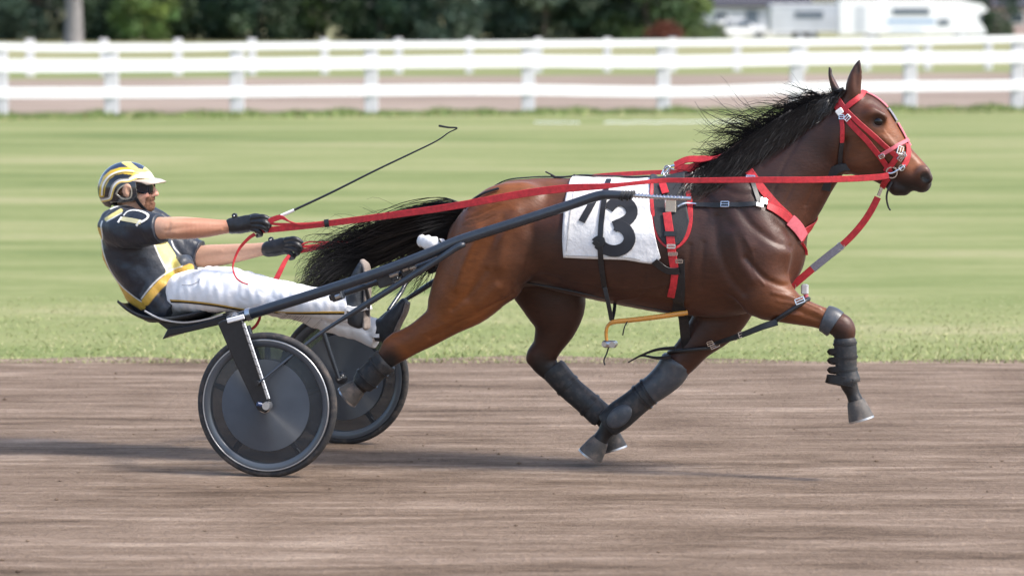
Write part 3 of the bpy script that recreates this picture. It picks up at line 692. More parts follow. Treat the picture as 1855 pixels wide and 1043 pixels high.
# near fore, reaching forward with bent knee
hf.px([(1335, 372, -0.14, 40, 22), (1355, 420, -0.16, 48, 26), (1378, 458, -0.165, 46, 26)], 0.06)   # shoulder
hf.px([(1388, 458, -0.11, 42, 42), (1390, 500, -0.11, 34, 36)], 0.05)                               # point of shoulder
hf.px([(1330, 470, -0.17, 52, 20), (1372, 512, -0.18, 46, 22), (1385, 535, -0.17, 38, 24)], 0.05)    # triceps
hf.px([(1385, 530, -0.15, 48, 30), (1430, 557, -0.15, 29, 24), (1482, 574, -0.15, 20, 18), (1512, 585, -0.15, 21, 18), (1527, 595, -0.15, 22, 18), (1531, 620, -0.15, 16, 14), (1533, 660, -0.15, 13.5, 12), (1536, 688, -0.15, 17, 15), (1545, 712, -0.15, 13, 12), (1551, 728, -0.15, 14, 14)], 0.03)
hf.px([(1395, 528, -0.19, 14, 10), (1450, 552, -0.18, 10, 8), (1490, 568, -0.17, 6, 6)], 0.02)       # forearm muscle
# far fore, leaning back
hf.px([(1368, 470, 0.12, 46, 42), (1340, 520, 0.14, 46, 34), (1306, 572, 0.10, 46, 30), (1262, 622, 0.09, 31, 24), (1226, 662, 0.085, 26, 20), (1190, 695, 0.08, 18, 15), (1150, 729, 0.075, 15, 13), (1116, 758, 0.07, 20, 16), (1095, 784, 0.07, 14, 13), (1085, 800, 0.07, 15, 15)], 0.03)
# near hind, stretched out behind
hf.px([(945, 372, -0.16, 42, 30), (910, 420, -0.17, 80, 44), (880, 480, -0.17, 74, 46), (852, 528, -0.165, 58, 40), (810, 573, -0.16, 35, 28), (764, 606, -0.16, 27, 21), (720, 631, -0.16, 26, 18), (700, 650, -0.16, 20, 15), (678, 672, -0.16, 16, 13.5), (660, 690, -0.16, 18, 15), (648, 703, -0.16, 14, 13)], 0.05)
hf.px([(855, 420, -0.12, 34, 30), (835, 460, -0.13, 30, 28), (818, 505, -0.14, 30, 26), (800, 545, -0.15, 24, 20)], 0.04)     # hamstrings
hf.px([(925, 470, -0.17, 42, 34), (918, 515, -0.17, 26, 26)], 0.05)                                  # stifle
hf.px([(716, 612, -0.16, 9, 9), (705, 622, -0.16, 10, 9)], 0.02)                                     # point of hock
# far hind, swinging forward
hf.px([(930, 420, 0.15, 74, 46), (965, 480, 0.15, 66, 44), (1000, 535, 0.15, 62, 40), (1008, 580, 0.16, 42, 28), (994, 622, 0.17, 28, 20), (982, 648, 0.175, 26, 17), (1002, 676, 0.18, 19, 15), (1045, 712, 0.185, 16, 13), (1080, 742, 0.19, 19, 15), (1096, 766, 0.19, 14, 13), (1104, 782, 0.19, 14.5, 14)], 0.04)
hf.px([(966, 640, 0.175, 10, 9), (963, 650, 0.175, 10, 9)], 0.02)
hf.px([(1490, 345, -0.118, 5, 10), (1452, 395, -0.165, 6, 12), (1425, 425, -0.20, 4, 6)], 0.06, 'sub')     # jugular groove
hf.px([(1530, 255, -0.10, 4, 8), (1520, 300, -0.09, 5, 10)], 0.03, 'sub'); hf.px([(1530, 255, 0.10, 4, 8), (1520, 300, 0.09, 5, 10)], 0.03, 'sub')
hf.px([(1600, 292, -0.085, 3, 9), (1620, 312, -0.07, 3, 8)], 0.02, 'sub')
HV, HQ = hf.mesh(3)
HN = normals(HV, HQ)
# muscle relief: soft ridges and grooves along lines seen on the near side, the same on the far side of the trunk
RT = bvh((HV, HQ)); DISP = np.zeros(len(HV)); near_y = HV * np.array([1, -1, 1])
for dp, wd, pts in [(-6, 20, [(1338, 372), (1362, 408), (1400, 436), (1432, 448)]), (-6, 24, [(1296, 395), (1303, 450), (1322, 500), (1345, 530)]), (-6, 15, [(1352, 468), (1380, 500), (1412, 516), (1440, 516)]),
                    (7, 32, [(1328, 425), (1340, 470), (1362, 505)]), (6, 30, [(1415, 420), (1428, 455), (1425, 485)]), (5, 26, [(1290, 350), (1325, 390), (1360, 445)]), (-4, 18, [(1310, 340), (1340, 352), (1372, 350)]),
                    (-7, 30, [(962, 395), (962, 450), (948, 500), (930, 530)]), (-5, 24, [(912, 398), (890, 440), (862, 500), (848, 540)]), (7, 34, [(935, 385), (915, 430), (905, 480)]), (6, 26, [(868, 420), (845, 470), (828, 520)]),
                    (6, 24, [(900, 520), (868, 552)]), (-5, 16, [(880, 490), (850, 530), (820, 560)]), (-4, 12, [(930, 535), (880, 560), (830, 585), (780, 612)]), (-5, 22, [(1010, 505), (980, 500), (945, 520)]),
                    (5, 24, [(945, 350), (985, 345), (1025, 350)]), (-3, 14, [(1440, 562), (1475, 575), (1500, 585)]), (3, 9, [(1400, 530), (1440, 540), (1485, 558)]), (3, 10, [(1400, 570), (1450, 570)]),
                    (-3, 16, [(1230, 470), (1222, 520)]), (-2.5, 13, [(1275, 440), (1270, 520)]), (-2.5, 13, [(1250, 445), (1245, 530)]), (-2.5, 13, [(1205, 490), (1195, 530)]), (-2.5, 13, [(1170, 490), (1160, 530)]),
                    (2.2, 4.5, [(1350, 430), (1364, 460), (1366, 490), (1384, 515)]), (2.0, 4.5, [(1240, 505), (1180, 522), (1110, 520), (1040, 508)]), (1.8, 4, [(1180, 522), (1150, 540), (1110, 543)]), (2.0, 4, [(905, 552), (860, 570), (810, 585), (765, 605)]),
                    (2.0, 4, [(1408, 545), (1450, 553), (1490, 570)]), (2.0, 4, [(1560, 250), (1580, 262), (1602, 280)]), (1.6, 4, [(1600, 236), (1622, 262), (1640, 290)]), (-2.5, 8, [(1450, 250), (1420, 300), (1400, 350)]), (-3, 14, [(1480, 210), (1440, 250), (1380, 300)]),
                    (-2.6, 4.5, [(845, 396), (868, 389), (905, 372)]), (-2.4, 4.5, [(840, 408), (866, 404), (898, 390)]), (-2.0, 4.5, [(850, 402), (875, 396), (890, 384)]), (-2.4, 7, [(1478, 330), (1460, 372)]), (-2.4, 7, [(1440, 330), (1420, 372)])]:
    L = [r[0] for r in (pin(RT, a, b, 0.0) for a, b in curve(pts, 14)) if r is not None]
    for V_, on in ((HV, HV[:, 1] < 0.05), (near_y, (HV[:, 1] > 0.05) & (HV[:, 2] > 0.62))):
        ix = np.where(on)[0]; P_ = V_[ix]; d2 = np.full(len(ix), 9.0)
        for a, b in zip(L[:-1], L[1:]):
            ab = b - a; t_ = np.clip((P_ - a) @ ab / (ab @ ab + 1e-12), 0, 1); d2 = np.minimum(d2, ((P_ - a - t_[:, None] * ab) ** 2).sum(1))
        DISP[ix] += 1.45 * dp * 0.001 * np.exp(-d2 / (wd * 0.001) ** 2)
HV = HV + HN * DISP[:, None]; HN = normals(HV, HQ)
HV = HV + HN * (wav(HV, 1, 14)[:, None] * 0.0022 + wav(HV, 2, 34)[:, None] * 0.0009)
del hf
# coat: bay with dark back and neck, warm haunch and face, black points; some shade painted in as noted
def blob(P, pts, rad):
    d = np.full(len(P), 9.0)
    for a, b in zip(pts[:-1], pts[1:]):
        ab = b - a; t = np.clip((P - a) @ ab / (ab @ ab), 0, 1); d = np.minimum(d, np.linalg.norm(P - a - t[:, None] * ab, axis=1))
    return np.clip(1.5 - d / rad, 0, 1)
def pl(*q): return [pz(*a) for a in q]
SYM = HV * np.array([1, -1, 1]); NEAR = np.where(HV[:, 1:2] > 0, SYM, HV)
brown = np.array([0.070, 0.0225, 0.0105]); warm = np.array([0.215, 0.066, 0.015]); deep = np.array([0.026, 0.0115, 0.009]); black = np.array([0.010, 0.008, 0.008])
c = np.tile(brown, (len(HV), 1))
def blend(c, col, f): return c * (1 - f[:, None]) + col * f[:, None]
fz = 0.5 + 0.5 * wav(HV, 5, 9)
c = blend(c, warm, 0.85 * np.clip(blob(NEAR, pl((930, 380, -0.2), (880, 480, -0.25), (810, 580, -0.17), (740, 625, -0.16)), 0.24) * (0.65 + 0.5 * fz), 0, 1))
c = blend(c, warm, 0.6 * blob(NEAR, pl((1400, 530, -0.15), (1490, 575, -0.15)), 0.09))
c = blend(c, warm, 0.7 * blob(NEAR, pl((1610, 235, -0.05), (1655, 290, -0.04)), 0.07))
c = blend(c, warm, 0.35 * blob(NEAR, pl((1545, 260, -0.07), (1580, 240, -0.07)), 0.10))
c = blend(c, deep, 0.7 * np.clip(blob(NEAR, pl((1300, 400, -0.2), (1150, 430, -0.25), (1010, 440, -0.24), (980, 500, -0.2)), 0.24), 0, 1))  # dark barrel and flank: partly coat, partly shade put into the tint
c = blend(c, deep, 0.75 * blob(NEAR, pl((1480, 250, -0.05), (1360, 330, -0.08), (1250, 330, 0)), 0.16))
c = blend(c, deep, 0.6 * blob(HV, pl((1300, 560, 0.10), (1250, 630, 0.09)), 0.14)); c = blend(c, deep, 0.6 * blob(HV, pl((960, 500, 0.15), (1000, 590, 0.16)), 0.24))  # upper far legs darkened: shade beneath the body painted into the tint
for q, rd in ((((1515, 588, -0.15), (1535, 640, -0.15), (1536, 690, -0.15), (1552, 730, -0.15)), 0.055), (((1215, 672, 0.085), (1116, 758, 0.07), (1083, 802, 0.07)), 0.065),
              (((712, 645, -0.16), (660, 690, -0.16), (645, 706, -0.16)), 0.060), (((985, 662, 0.175), (1080, 742, 0.19), (1104, 784, 0.19)), 0.062),
              (((1648, 335, 0), (1682, 330, 0)), 0.062), (((1618, 338, 0), (1660, 348, 0)), 0.055)):
    c = blend(c, black, np.clip(blob(HV, pl(*q), rd) * 1.2, 0, 1))
for q, rd in ((((1552, 128, -0.064), (1557, 108, -0.062)), 0.018), (((1507, 136, 0.068), (1502, 120, 0.068)), 0.016), (((1588, 220, -0.1), (1594, 221, -0.1)), 0.036), (((1588, 220, 0.1), (1594, 221, 0.1)), 0.036)):
    c = blend(c, black, 0.8 * blob(HV, pl(*q), rd))
for sy in (-1, 1): c = blend(c, np.array([0.003, 0.003, 0.003]), np.clip(blob(HV, pl((1675, 321, sy * 0.070), (1678, 324, sy * 0.066)), 0.020) * 1.5, 0, 1))  # nostril hollows painted near black to deepen their shade
c = blend(c, black, np.clip(1.3 * blob(NEAR, pl((1530, 172, -0.01), (1455, 205, -0.04), (1370, 262, -0.05), (1300, 300, -0.06)), 0.050), 0, 1))
c = blend(c, np.array([0.10, 0.08, 0.075]), 0.5 * blob(NEAR, pl((1668, 305, -0.06), (1684, 316, -0.05)), 0.022))
c = c * (0.9 + 0.2 * (0.5 + 0.5 * wav(HV, 8, 40))[:, None])
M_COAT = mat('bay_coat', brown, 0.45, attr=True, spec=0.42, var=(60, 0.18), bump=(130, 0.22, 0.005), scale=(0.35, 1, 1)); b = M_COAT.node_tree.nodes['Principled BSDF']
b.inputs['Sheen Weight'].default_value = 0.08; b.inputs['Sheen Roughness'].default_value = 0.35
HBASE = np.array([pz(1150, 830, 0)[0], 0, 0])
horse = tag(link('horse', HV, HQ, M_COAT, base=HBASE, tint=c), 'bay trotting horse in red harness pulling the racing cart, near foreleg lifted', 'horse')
HT = bvh((HV, HQ))
M_BLACKHAIR = mat('black_hair', (0.011, 0.010, 0.011), 0.42, var=(18, 0.5), spec=0.5)
M_HOOF = mat('hoof_horn', (0.07, 0.062, 0.056), 0.6, var=(20, 0.3), dust=(18, 0.8), bump=(60, 0.2, 0.003))
M_SHOE = mat('horse_shoe', (0.5, 0.5, 0.52), 0.35, metal=1.0)
def hoof(a, b, y, r0, r1):
    """a coronet, b sole centre (pixels)"""
    A, B = pz(a[0], a[1], y), pz(b[0], b[1], y); mb = MB(); t = np.linspace(0, 1, 6); P = [A + (B - A) * q for q in t]
    mb.tube(P, [(r0 + (r1 - r0) * q ** 0.8) / PXM for q in t], 18, rad2=[(r0 * 0.92 + (r1 * 0.85 - r0 * 0.92) * q) / PXM for q in t])
    o = crease(put('hoof', mb, M_HOOF, horse)); d = (B - A) / np.linalg.norm(B - A); mb = MB()
    mb.tube([B, B + d * 0.009], [r1 / PXM * 1.01] * 2, 18, rad2=[r1 * 0.86 / PXM] * 2); q = crease(put('horseshoe', mb, M_SHOE, horse)); q.parent = o
hoof((1550, 725), (1560, 758), -0.15, 15, 23); hoof((1088, 796), (1070, 824), 0.07, 16, 24)
hoof((652, 698), (630, 718), -0.16, 15, 23); hoof((1103, 778), (1114, 812), 0.19, 15, 23)
# eyes
M_EYE = mat('dark_eye', (0.006, 0.004, 0.004), 0.06, spec=0.5)
for sy in (-1, 1):
    mb = MB(); p = pz(1591, 220, sy * 0.077); mb.sphere(p, (0.026, 0.020, 0.023), 20, 14); put('eye', mb, M_EYE, horse)
# hair strands: thin tapering three-sided locks
def lock(mb, P, r, seg=3):
    n = len(P); t = np.linspace(0, 1, n); mb.tube(P, r * np.clip(1.15 - t, 0.12, 1) ** 0.7, seg, cap=False)
def tail():
    g = np.random.default_rng(4); mb = MB()
    guides = [[(852, 380), (800, 372), (725, 388), (655, 412), (600, 430), (566, 462), (560, 500)],
              [(850, 386), (790, 394), (715, 414), (640, 436), (588, 468), (558, 508), (560, 545)],
              [(848, 392), (785, 416), (705, 442), (640, 466), (588, 502), (548, 545), (500, 585)],
              [(846, 398), (795, 430), (740, 456), (680, 478), (640, 500), (600, 530), (560, 560)],
              [(844, 404), (815, 436), (795, 466), (780, 490), (768, 508), (760, 522), (757, 535)]]
    G = [np.array([pz(x, y, 0.0) for x, y in q]) for q in guides]
    # solid core under the locks so that no gap opens at the dock
    core = [pz(862, 386, 0), pz(825, 392, 0), pz(780, 408, 0), pz(730, 428, 0), pz(690, 446, 0)]
    mb.tube(curve(core, 16), np.interp(np.linspace(0, 1, 16), [0, .15, .5, 1], [0.045, 0.065, 0.085, 0.02]), 10, rad2=np.interp(np.linspace(0, 1, 16), [0, .5, 1], [0.04, 0.05, 0.02]))
    clump = g.normal(0, 1, (40, 3))
    for i in range(1500):
        u = g.beta(1.3, 1.2) * 3.0 if i < 1340 else 3.3 + 0.7 * g.random()
        k = int(min(3, u)); f = u - k; P = G[k] * (1 - f) + G[k + 1] * f
        ln = 0.5 + 0.5 * g.random() ** 0.6; C = curve(P, 15); C = curve(C, 30)[:max(8, int(30 * ln))]
        t = np.linspace(0, 1, len(C)); sp = 0.03 + 0.075 * t
        cl = clump[int(u * 9) % 40]; off = (0.55 * cl + 0.6 * g.normal(0, 1, 3)) * np.array([0.3, 0.85, 0.42]); ph = g.uniform(0, 6.28, 2) * 0.35 + cl[:2]; am = 0.02 + 0.045 * abs(cl[2])
        C = C + off * sp[:, None] + np.stack([0 * t, np.sin(t * 5 + ph[0]) * am * t, np.sin(t * 6 + ph[1]) * am * t], 1)
        lock(mb, C, 0.0009 + 0.0020 * g.random() ** 2)
    put('tail', mb, M_BLACKHAIR, horse)
tail()
def mane():
    g = np.random.default_rng(6); mb = MB()
    crest = curve([(1534, 160), (1500, 172), (1455, 190), (1405, 220), (1350, 258), (1300, 290), (1250, 318)], 100)
    tuft = g.uniform(0, 1, 26)
    for i in range(3200):
        s = g.random() * (0.92 if i % 3 else 1.0); q = crest[int(s * 99)]; kind = g.random(); k = int(s * 25)
        y0 = -0.004 - 0.03 * g.random()
        env = 0.45 + 0.75 * math.sin(min(1, s * 1.15) * 3.0); L = (42 + 84 * g.random() ** 1.3) * env * (1.0 if s < 0.7 else 1.0 - 1.4 * (s - 0.7))
        tx, ty = -0.84, 0.54
        if kind < 0.42:      # blown back and up, clear of the crest, in tufts
            up = (0.15 + 0.75 * tuft[k]) * g.uniform(0.3, 1.15); hook = g.uniform(-0.35, 0.3)
            d = [(2, 3), (0.3 * L * tx, 0.3 * L * ty - up * L * 0.30), (0.65 * L * tx, 0.65 * L * ty - up * L * 0.62), (L * tx, L * ty - up * L * (0.85 - hook))]
            P = [pz(q[0] + a, q[1] + b + 5, y0 * (1 - 0.25 * j)) for j, (a, b) in enumerate(d)]
        else:                # lying along the near side of the neck
            dn = g.uniform(2, 58) * env; d = [(0, 0), (0.35 * L * tx + 2, 0.30 * L * ty + dn * 0.42), (0.7 * L * tx, 0.62 * L * ty + dn * 0.78), (L * tx, L * ty + dn * 0.85)]
            P = []
            for j, (a, b) in enumerate(d):
                r = pin(HT, q[0] + a, q[1] + b + 3, 0.006 + 0.014 * g.random())
                P.append(r[0] if r is not None else pz(q[0] + a, q[1] + b + 3, -0.01))
        C = curve(P, 14); t = np.linspace(0, 1, 14); ph = g.uniform(0, 6.28, 2); am = 0.006 + 0.016 * g.random() * (0.4 + tuft[k])
        C = C + np.stack([np.sin(t * 7 + ph[1]) * am * 0.5 * t, -0.012 * t * g.random(), np.sin(t * 8 + ph[0]) * am * t], 1)
        lock(mb, C, 0.0012 + 0.0024 * g.random() ** 2)
    put('mane', mb, M_BLACKHAIR, horse)
mane()
# ================================================================== harness
M_RED = mat('red_webbing', (0.46, 0.020, 0.028), 0.55, var=(45, 0.28), bump=(300, 0.35, 0.002))
M_PINK = mat('faded_red_webbing', (0.62, 0.13, 0.16), 0.5, var=(90, 0.15))
M_BLK = mat('black_leather', (0.014, 0.014, 0.016), 0.42, var=(60, 0.3), bump=(200, 0.2, 0.002))
M_BLKCLOTH = mat('black_pad', (0.022, 0.023, 0.026), 0.7, var=(90, 0.3), bump=(160, 0.3, 0.003))
M_CLOTH = mat('white_saddle_cloth', (0.80, 0.79, 0.78), 0.75, var=(5, 0.07), bump=(18, 0.5, 0.02))
M_NUM = mat('black_number', (0.016, 0.017, 0.022), 0.6)
M_CHROME = mat('harness_steel', (0.75, 0.75, 0.76), 0.22, metal=1.0)
M_GREYW = mat('grey_webbing', (0.20, 0.19, 0.22), 0.6, var=(100, 0.2))
M_YELLOW = mat('amber_pole', (0.55, 0.24, 0.035), 0.3, var=(30, 0.15), coat=0.5)
M_BOOT = mat('rubber_boot', (0.017, 0.019, 0.022), 0.55, var=(14, 0.35), bump=(70, 0.25, 0.004), dust=(22, 0.28))
M_BOOT2 = mat('grey_boot_shell', (0.050, 0.057, 0.068), 0.40, var=(12, 0.25), bump=(60, 0.15, 0.004), dust=(26, 0.25))

def wrap_pt(x, th, tree, off, zc=1.02):
    """point on the body at length x and angle th round the barrel (0 = spine, positive = near side)"""
    d = np.array([0, -math.sin(th), math.cos(th)]); o = np.array([x, 0, zc]) + d * 0.9
    h = tree.ray_cast(Vector(o), Vector(-d))
    if h[0] is None: return o - d * 0.6, d
    n = np.array(h[1]); n = n if n @ d > 0 else -n
    return np.array(h[0]) + n * off, n
def th_of(p, zc=1.02): return math.atan2(-p[1], p[2] - zc)
def wrap_sheet(name, tree, top, bot_near, off, nu, nv, m, parent, far=True, thick=0.006, ripple=0.0, seed=1):
    """cloth hanging over the back: top = (px left, px right) on the spine, bot_near = list of pixels along the lower near edge"""
    tl, tr_ = pz(top[0][0], top[0][1], 0), pz(top[1][0], top[1][1], 0); B = curve(bot_near, nu)
    V = np.zeros((nu, nv, 3)); N = np.zeros((nu, nv, 3))
    for i in range(nu):
        b = pin(tree, B[i, 0], B[i, 1], 0)[0]; xt = tl[0] + (tr_[0] - tl[0]) * i / (nu - 1); tb = th_of(b)
        for j in range(nv):
            f = j / (nv - 1) * 2 - 1 if far else 1 - j / (nv - 1) * 1.04; th = tb * f; x = xt + (b[0] - xt) * abs(f) ** 1.2
            V[i, j], N[i, j] = wrap_pt(x, th, tree, off)
    for _ in range(4):
        W = V.copy(); W[1:-1] = (V[:-2] + 2 * V[1:-1] + V[2:]) / 4; W[:, 1:-1] = (W[:, :-2] + 2 * W[:, 1:-1] + W[:, 2:]) / 4; V = W
    flat = V.reshape(-1, 3); NN = N.reshape(-1, 3)
    NN = NN / np.linalg.norm(NN, axis=1)[:, None]
    if ripple: flat = flat + NN * (ripple * (0.5 + 0.5 * wav(flat, seed, 30)))[:, None]
    n = len(flat); VV = np.vstack([flat, flat - NN * thick])
    F = []
    for i in range(nu - 1):
        for j in range(nv - 1):
            a = i * nv + j; q = (a, a + nv, a + nv + 1, a + 1); F.append(q); F.append(tuple(n + k for k in q[::-1]))
    rim = [i * nv for i in range(nu)] + [(nu - 1) * nv + j for j in range(1, nv)] + [i * nv + nv - 1 for i in range(nu - 2, -1, -1)] + [j for j in range(nv - 2, 0, -1)]
    for a, b in zip(rim, rim[1:] + rim[:1]): F.append((b, a, n + a, n + b))
    return VV, F
# ---- number cloth
CV, CF = wrap_sheet('number_cloth', HT, ((1040, 325), (1182, 330)), [(1022, 465), (1075, 468), (1130, 469), (1160, 474), (1186, 476), (1197, 466)], 0.010, 46, 70, M_CLOTH, None, ripple=0.008)
cloth = tag(link('number_cloth', CV, CF, M_CLOTH, base=pz(1110, 330, 0)), 'white saddle cloth with a black number lying over the back of the horse', 'saddle cloth')
T2 = bvh((HV, HQ), (CV, CF))
mb = MB(); strap(mb, T2, [(1102, 379), (1112, 368), (1126, 364), (1140, 371), (1146, 385), (1139, 398), (1124, 406), (1112, 411)], 21, 0.004, thick=0.003)
strap(mb, T2, [(1114, 408), (1128, 411), (1139, 422), (1141, 436), (1132, 449), (1115, 455), (1097, 451), (1084, 440)], 21, 0.0055, thick=0.003); put('number', mb, M_NUM, cloth)
mb = MB(); strap(mb, T2, [(1082, 350), (1072, 370), (1054, 402)], 13, 0.004, thick=0.003); put('number', mb, M_NUM, cloth)
mb = MB(); strap(mb, T2, [(1025, 462), (1075, 464), (1130, 465.5), (1160, 470)], 1.6, 0.004, thick=0.002); strap(mb, T2, [(1041, 335), (1032, 400), (1026, 455)], 1.6, 0.004, thick=0.002)
put('stitching', mb, mat('grey_stitch', (0.45, 0.44, 0.43), 0.8), cloth)

# ---- harness saddle: pad, girth, buckles
def buckle(root, px, py, tree, w_=12, h_=10, ang=0.0, name='buckle', m=None, y=None, off=0.012):
    P, N = pin(tree, px, py, off, y); t1 = np.array([math.cos(ang), 0, math.sin(ang)]); t1 = t1 - N * (t1 @ N); t1 /= np.linalg.norm(t1); t2 = np.cross(N, t1)
    a, b = w_ / PXM / 2, h_ / PXM / 2; C = [P + t1 * a + t2 * b, P - t1 * a + t2 * b, P - t1 * a - t2 * b, P + t1 * a - t2 * b]
    mb = MB(); L = np.vstack([np.linspace(C[i], C[(i + 1) % 4], 5)[:-1] for i in range(4)] + [C[:1]]); mb.tube(L, [0.0032] * len(L), 6, up=N); mb.tube([P + t1 * a, P - t1 * a], [0.0026] * 2, 6, up=N)
    return put(name, mb, m or M_CHROME, root)
def ring(root, c, r, n, name='ring', m=None, tr=0.003):
    n = np.array(n, float); n /= np.linalg.norm(n); u = np.cross(n, (0, 0, 1.0)); u = u / np.linalg.norm(u) if np.linalg.norm(u) > 0.1 else np.array([1.0, 0, 0]); v = np.cross(n, u)
    L = [np.array(c) + r * (u * math.cos(a) + v * math.sin(a)) for a in np.linspace(0, 2 * math.pi, 21)]
    mb = MB(); mb.tube(L, [tr] * 21, 6, up=n, cap=False); return put(name, mb, m or M_CHROME, root)
saddle = tag(empty('harness_saddle', pz(1212, 325, 0)), 'black and red padded harness saddle with girth in front of the number cloth', 'harness')
PV, PF = wrap_sheet('pad', T2, ((1180, 330), (1242, 330)), [(1187, 412), (1192, 428), (1203, 442), (1217, 449), (1232, 442), (1243, 425), (1249, 400)], 0.012, 20, 60, M_BLKCLOTH, None, thick=0.012)
link('pad', PV, PF, M_BLKCLOTH, saddle)
T3 = bvh((HV, HQ), (CV, CF), (PV, PF))
mb = MB(); strap(mb, T3, [(1180, 333), (1180, 362), (1184, 400), (1190, 425), (1202, 441), (1213, 447)], 7, 0.004, thick=0.006); put('edging', mb, M_RED, saddle)
mb = MB(); strap(mb, T3, [(1243, 333), (1249, 362), (1250, 398), (1244, 425), (1232, 441), (1222, 447)], 10, 0.004, thick=0.006); put('edging', mb, M_RED, saddle)
mb = MB(); strap(mb, T3, [(1231, 470), (1232, 510), (1230, 545), (1226, 563)], 19, 0.005); put('girth', mb, M_BLK, saddle)
# girth carried under the belly and over the far side
gx = pin(HT, 1228, 540, 0)[0][0]; P = []; N = []
for th in np.linspace(R(100), R(360 - 20), 40):
    p, n_ = wrap_pt(gx, th, T2, 0.006); P.append(p); N.append(n_)
mb = MB(); mb.ribbon(smooth_seq(P), smooth_seq(N), 0.05, 0.005); put('girth', mb, M_BLK, saddle)
mb = MB(); strap(mb, T3, [(1200, 334), (1206, 352)], 13, 0.009); strap(mb, T3, [(1208, 386), (1213, 420), (1217, 455), (1221, 485)], 15, 0.009); put('billet', mb, M_RED, saddle)
mb = MB(); strap(mb, T3, [(1222, 492), (1219, 515), (1216, 535)], 13, 0.014); put('billet', mb, M_RED, saddle)
mb = MB(); strap(mb, T3, [(1186, 472), (1200, 483), (1216, 490), (1232, 489)], 13, 0.016); put('wear_leather', mb, M_BLK, saddle)
mb = MB(); strap(mb, T3, [(1204, 424), (1226, 424)], 9, 0.014); put('keeper', mb, M_BLK, saddle)
for a in ((1219, 459, 16, 5), (1232, 472, 12, 6), (1216, 446, 14, 6)): buckle(saddle, a[0], a[1], T3, a[2], a[3], off=0.016)
mb = MB(); p, n_ = pin(T3, 1215, 376, 0.018); mb.box(p, (0.055, 0.012, 0.065), ch=0.004); put('tug_plate', mb, M_CHROME, saddle, smooth=False)
tp = pz(1204, 318, -0.045); ring(saddle, tp, 0.017, (1, 0, 0.2), 'terret'); ring(saddle, tp * np.array([1, -1, 1]), 0.017, (1, 0, 0.2), 'terret')
mb = MB(); p = pz(1205, 322, 0); mb.tube([p + (0, 0, -0.02), p + (0, 0, 0.02), p + (0.02, 0, 0.045), p + (0.045, 0, 0.04)], [0.008, 0.007, 0.005, 0.004], 8); put('check_hook', mb, M_CHROME, saddle)
# back strap to the tail
bs = tag(empty('back_strap', pz(1000, 325, 0)), 'thin black strap running along the spine from harness saddle to tail', 'strap')
P = []
for q in curve([(1195, 323), (1150, 325), (1100, 322), (1040, 321), (990, 326), (950, 330), (905, 344), (872, 362), (852, 378)], 50):
    x = pz(q[0], q[1], 0)[0]; p, n_ = wrap_pt(x, 0.03, T2, 0.007); P.append(p)
mb = MB(); mb.ribbon(smooth_seq(P, 3), (0, 0, 1), 0.022, 0.006); put('strap', mb, M_BLK, bs)
P = [pz(x, y, -0.02) for x, y in ((1195, 322), (1150, 321), (1100, 324), (1060, 319), (1030, 320), (1008, 322), (998, 318))]
mb = MB(); mb.tube(curve(P, 30), [0.004] * 30, 6); mb.tube(curve([pz(1012, 324, -.02), pz(1000, 317, -.02), pz(988, 311, -.03)], 8), [0.004] * 8, 6); put('cord', mb, M_BLK, bs)
mb = MB(); mb.sphere(pz(1041, 320, -0.02), 0.012, 10, 7); put('knot', mb, M_BLK, bs)
mb = MB(); P = [pin(T2, x, y, 0.012, -0.1)[0] for x, y in ((905, 344), (880, 352), (860, 364), (845, 380))]; mb.tube(curve(P, 14), [0.006] * 14, 6); put('crupper', mb, M_BLK, bs)

# ---- strap over the number cloth that carries the gaiting pole, and the pole
pole = tag(empty('gaiting_pole', pz(1170, 575, -0.16)), 'amber yellow pole under the belly hung from a thin black strap', 'pole')
mb = MB(); strap(mb, T2, [(1103, 327), (1097, 350), (1090, 400), (1088, 440), (1090, 480), (1096, 520)], 10, 0.008)
P = [pin(T2, 1096, 519, 0.008, -.2)[0], pz(1101, 545, -0.22), pz(1108, 580, -0.20)]; mb.ribbon(curve(P, 8), (0, -1, 0), 0.022, 0.004); put('hanger_strap', mb, M_BLK, pole)
mb = MB(); strap(mb, T2, [(1076, 437), (1088, 427), (1096, 437), (1088, 448), (1076, 437)], 9, 0.009, straight=True); put('keeper', mb, M_BLK, pole)
mb = MB(); mb.ribbon(curve([pz(1114, 540, -0.05), pz(1113, 560, -0.12), pz(1109, 580, -0.19)], 8), (0, -1, 0), 0.018, 0.004); put('hanger_strap', mb, M_BLK, pole)
C = curve([pz(1246, 566, -0.14), pz(1190, 574, -0.17), pz(1140, 580, -0.19), pz(1112, 583, -0.2), pz(1101, 590, -0.2), pz(1098, 602, -0.2), pz(1099, 617, -0.2)], 40)
mb = MB(); mb.tube(C, np.interp(np.linspace(0, 1, 40), [0, 0.5, 0.62, 1], [0.0125, 0.012, 0.0085, 0.0085]), 10); put('rod', mb, M_YELLOW, pole)
p = pz(1104, 623, -0.2); mb = MB(); mb.box(p, (0.07, 0.03, 0.035), ch=0.007); mb.tube([p + (0.02, -0.03, 0), p + (0.02, 0.03, 0)], [0.016] * 2, 10, up=(0, 0, 1)); mb.tube([p + (-0.022, -0.022, 0), p + (-0.022, 0.03, 0)], [0.013] * 2, 10, up=(0, 0, 1)); put('clamp', mb, M_STEEL, pole)
mb = MB(); mb.tube(curve([p, pz(1099, 640, -.2), pz(1094, 652, -.2), pz(1096, 661, -.2)], 10), [0.004] * 10, 5); put('cord', mb, M_BLK, pole)
mb = MB(); mb.tube(curve([pz(1137, 581, -.2), pz(1131, 593, -.2), pz(1128, 607, -.2)], 8), [0.0035] * 8, 5); put('cord', mb, M_BLK, pole)

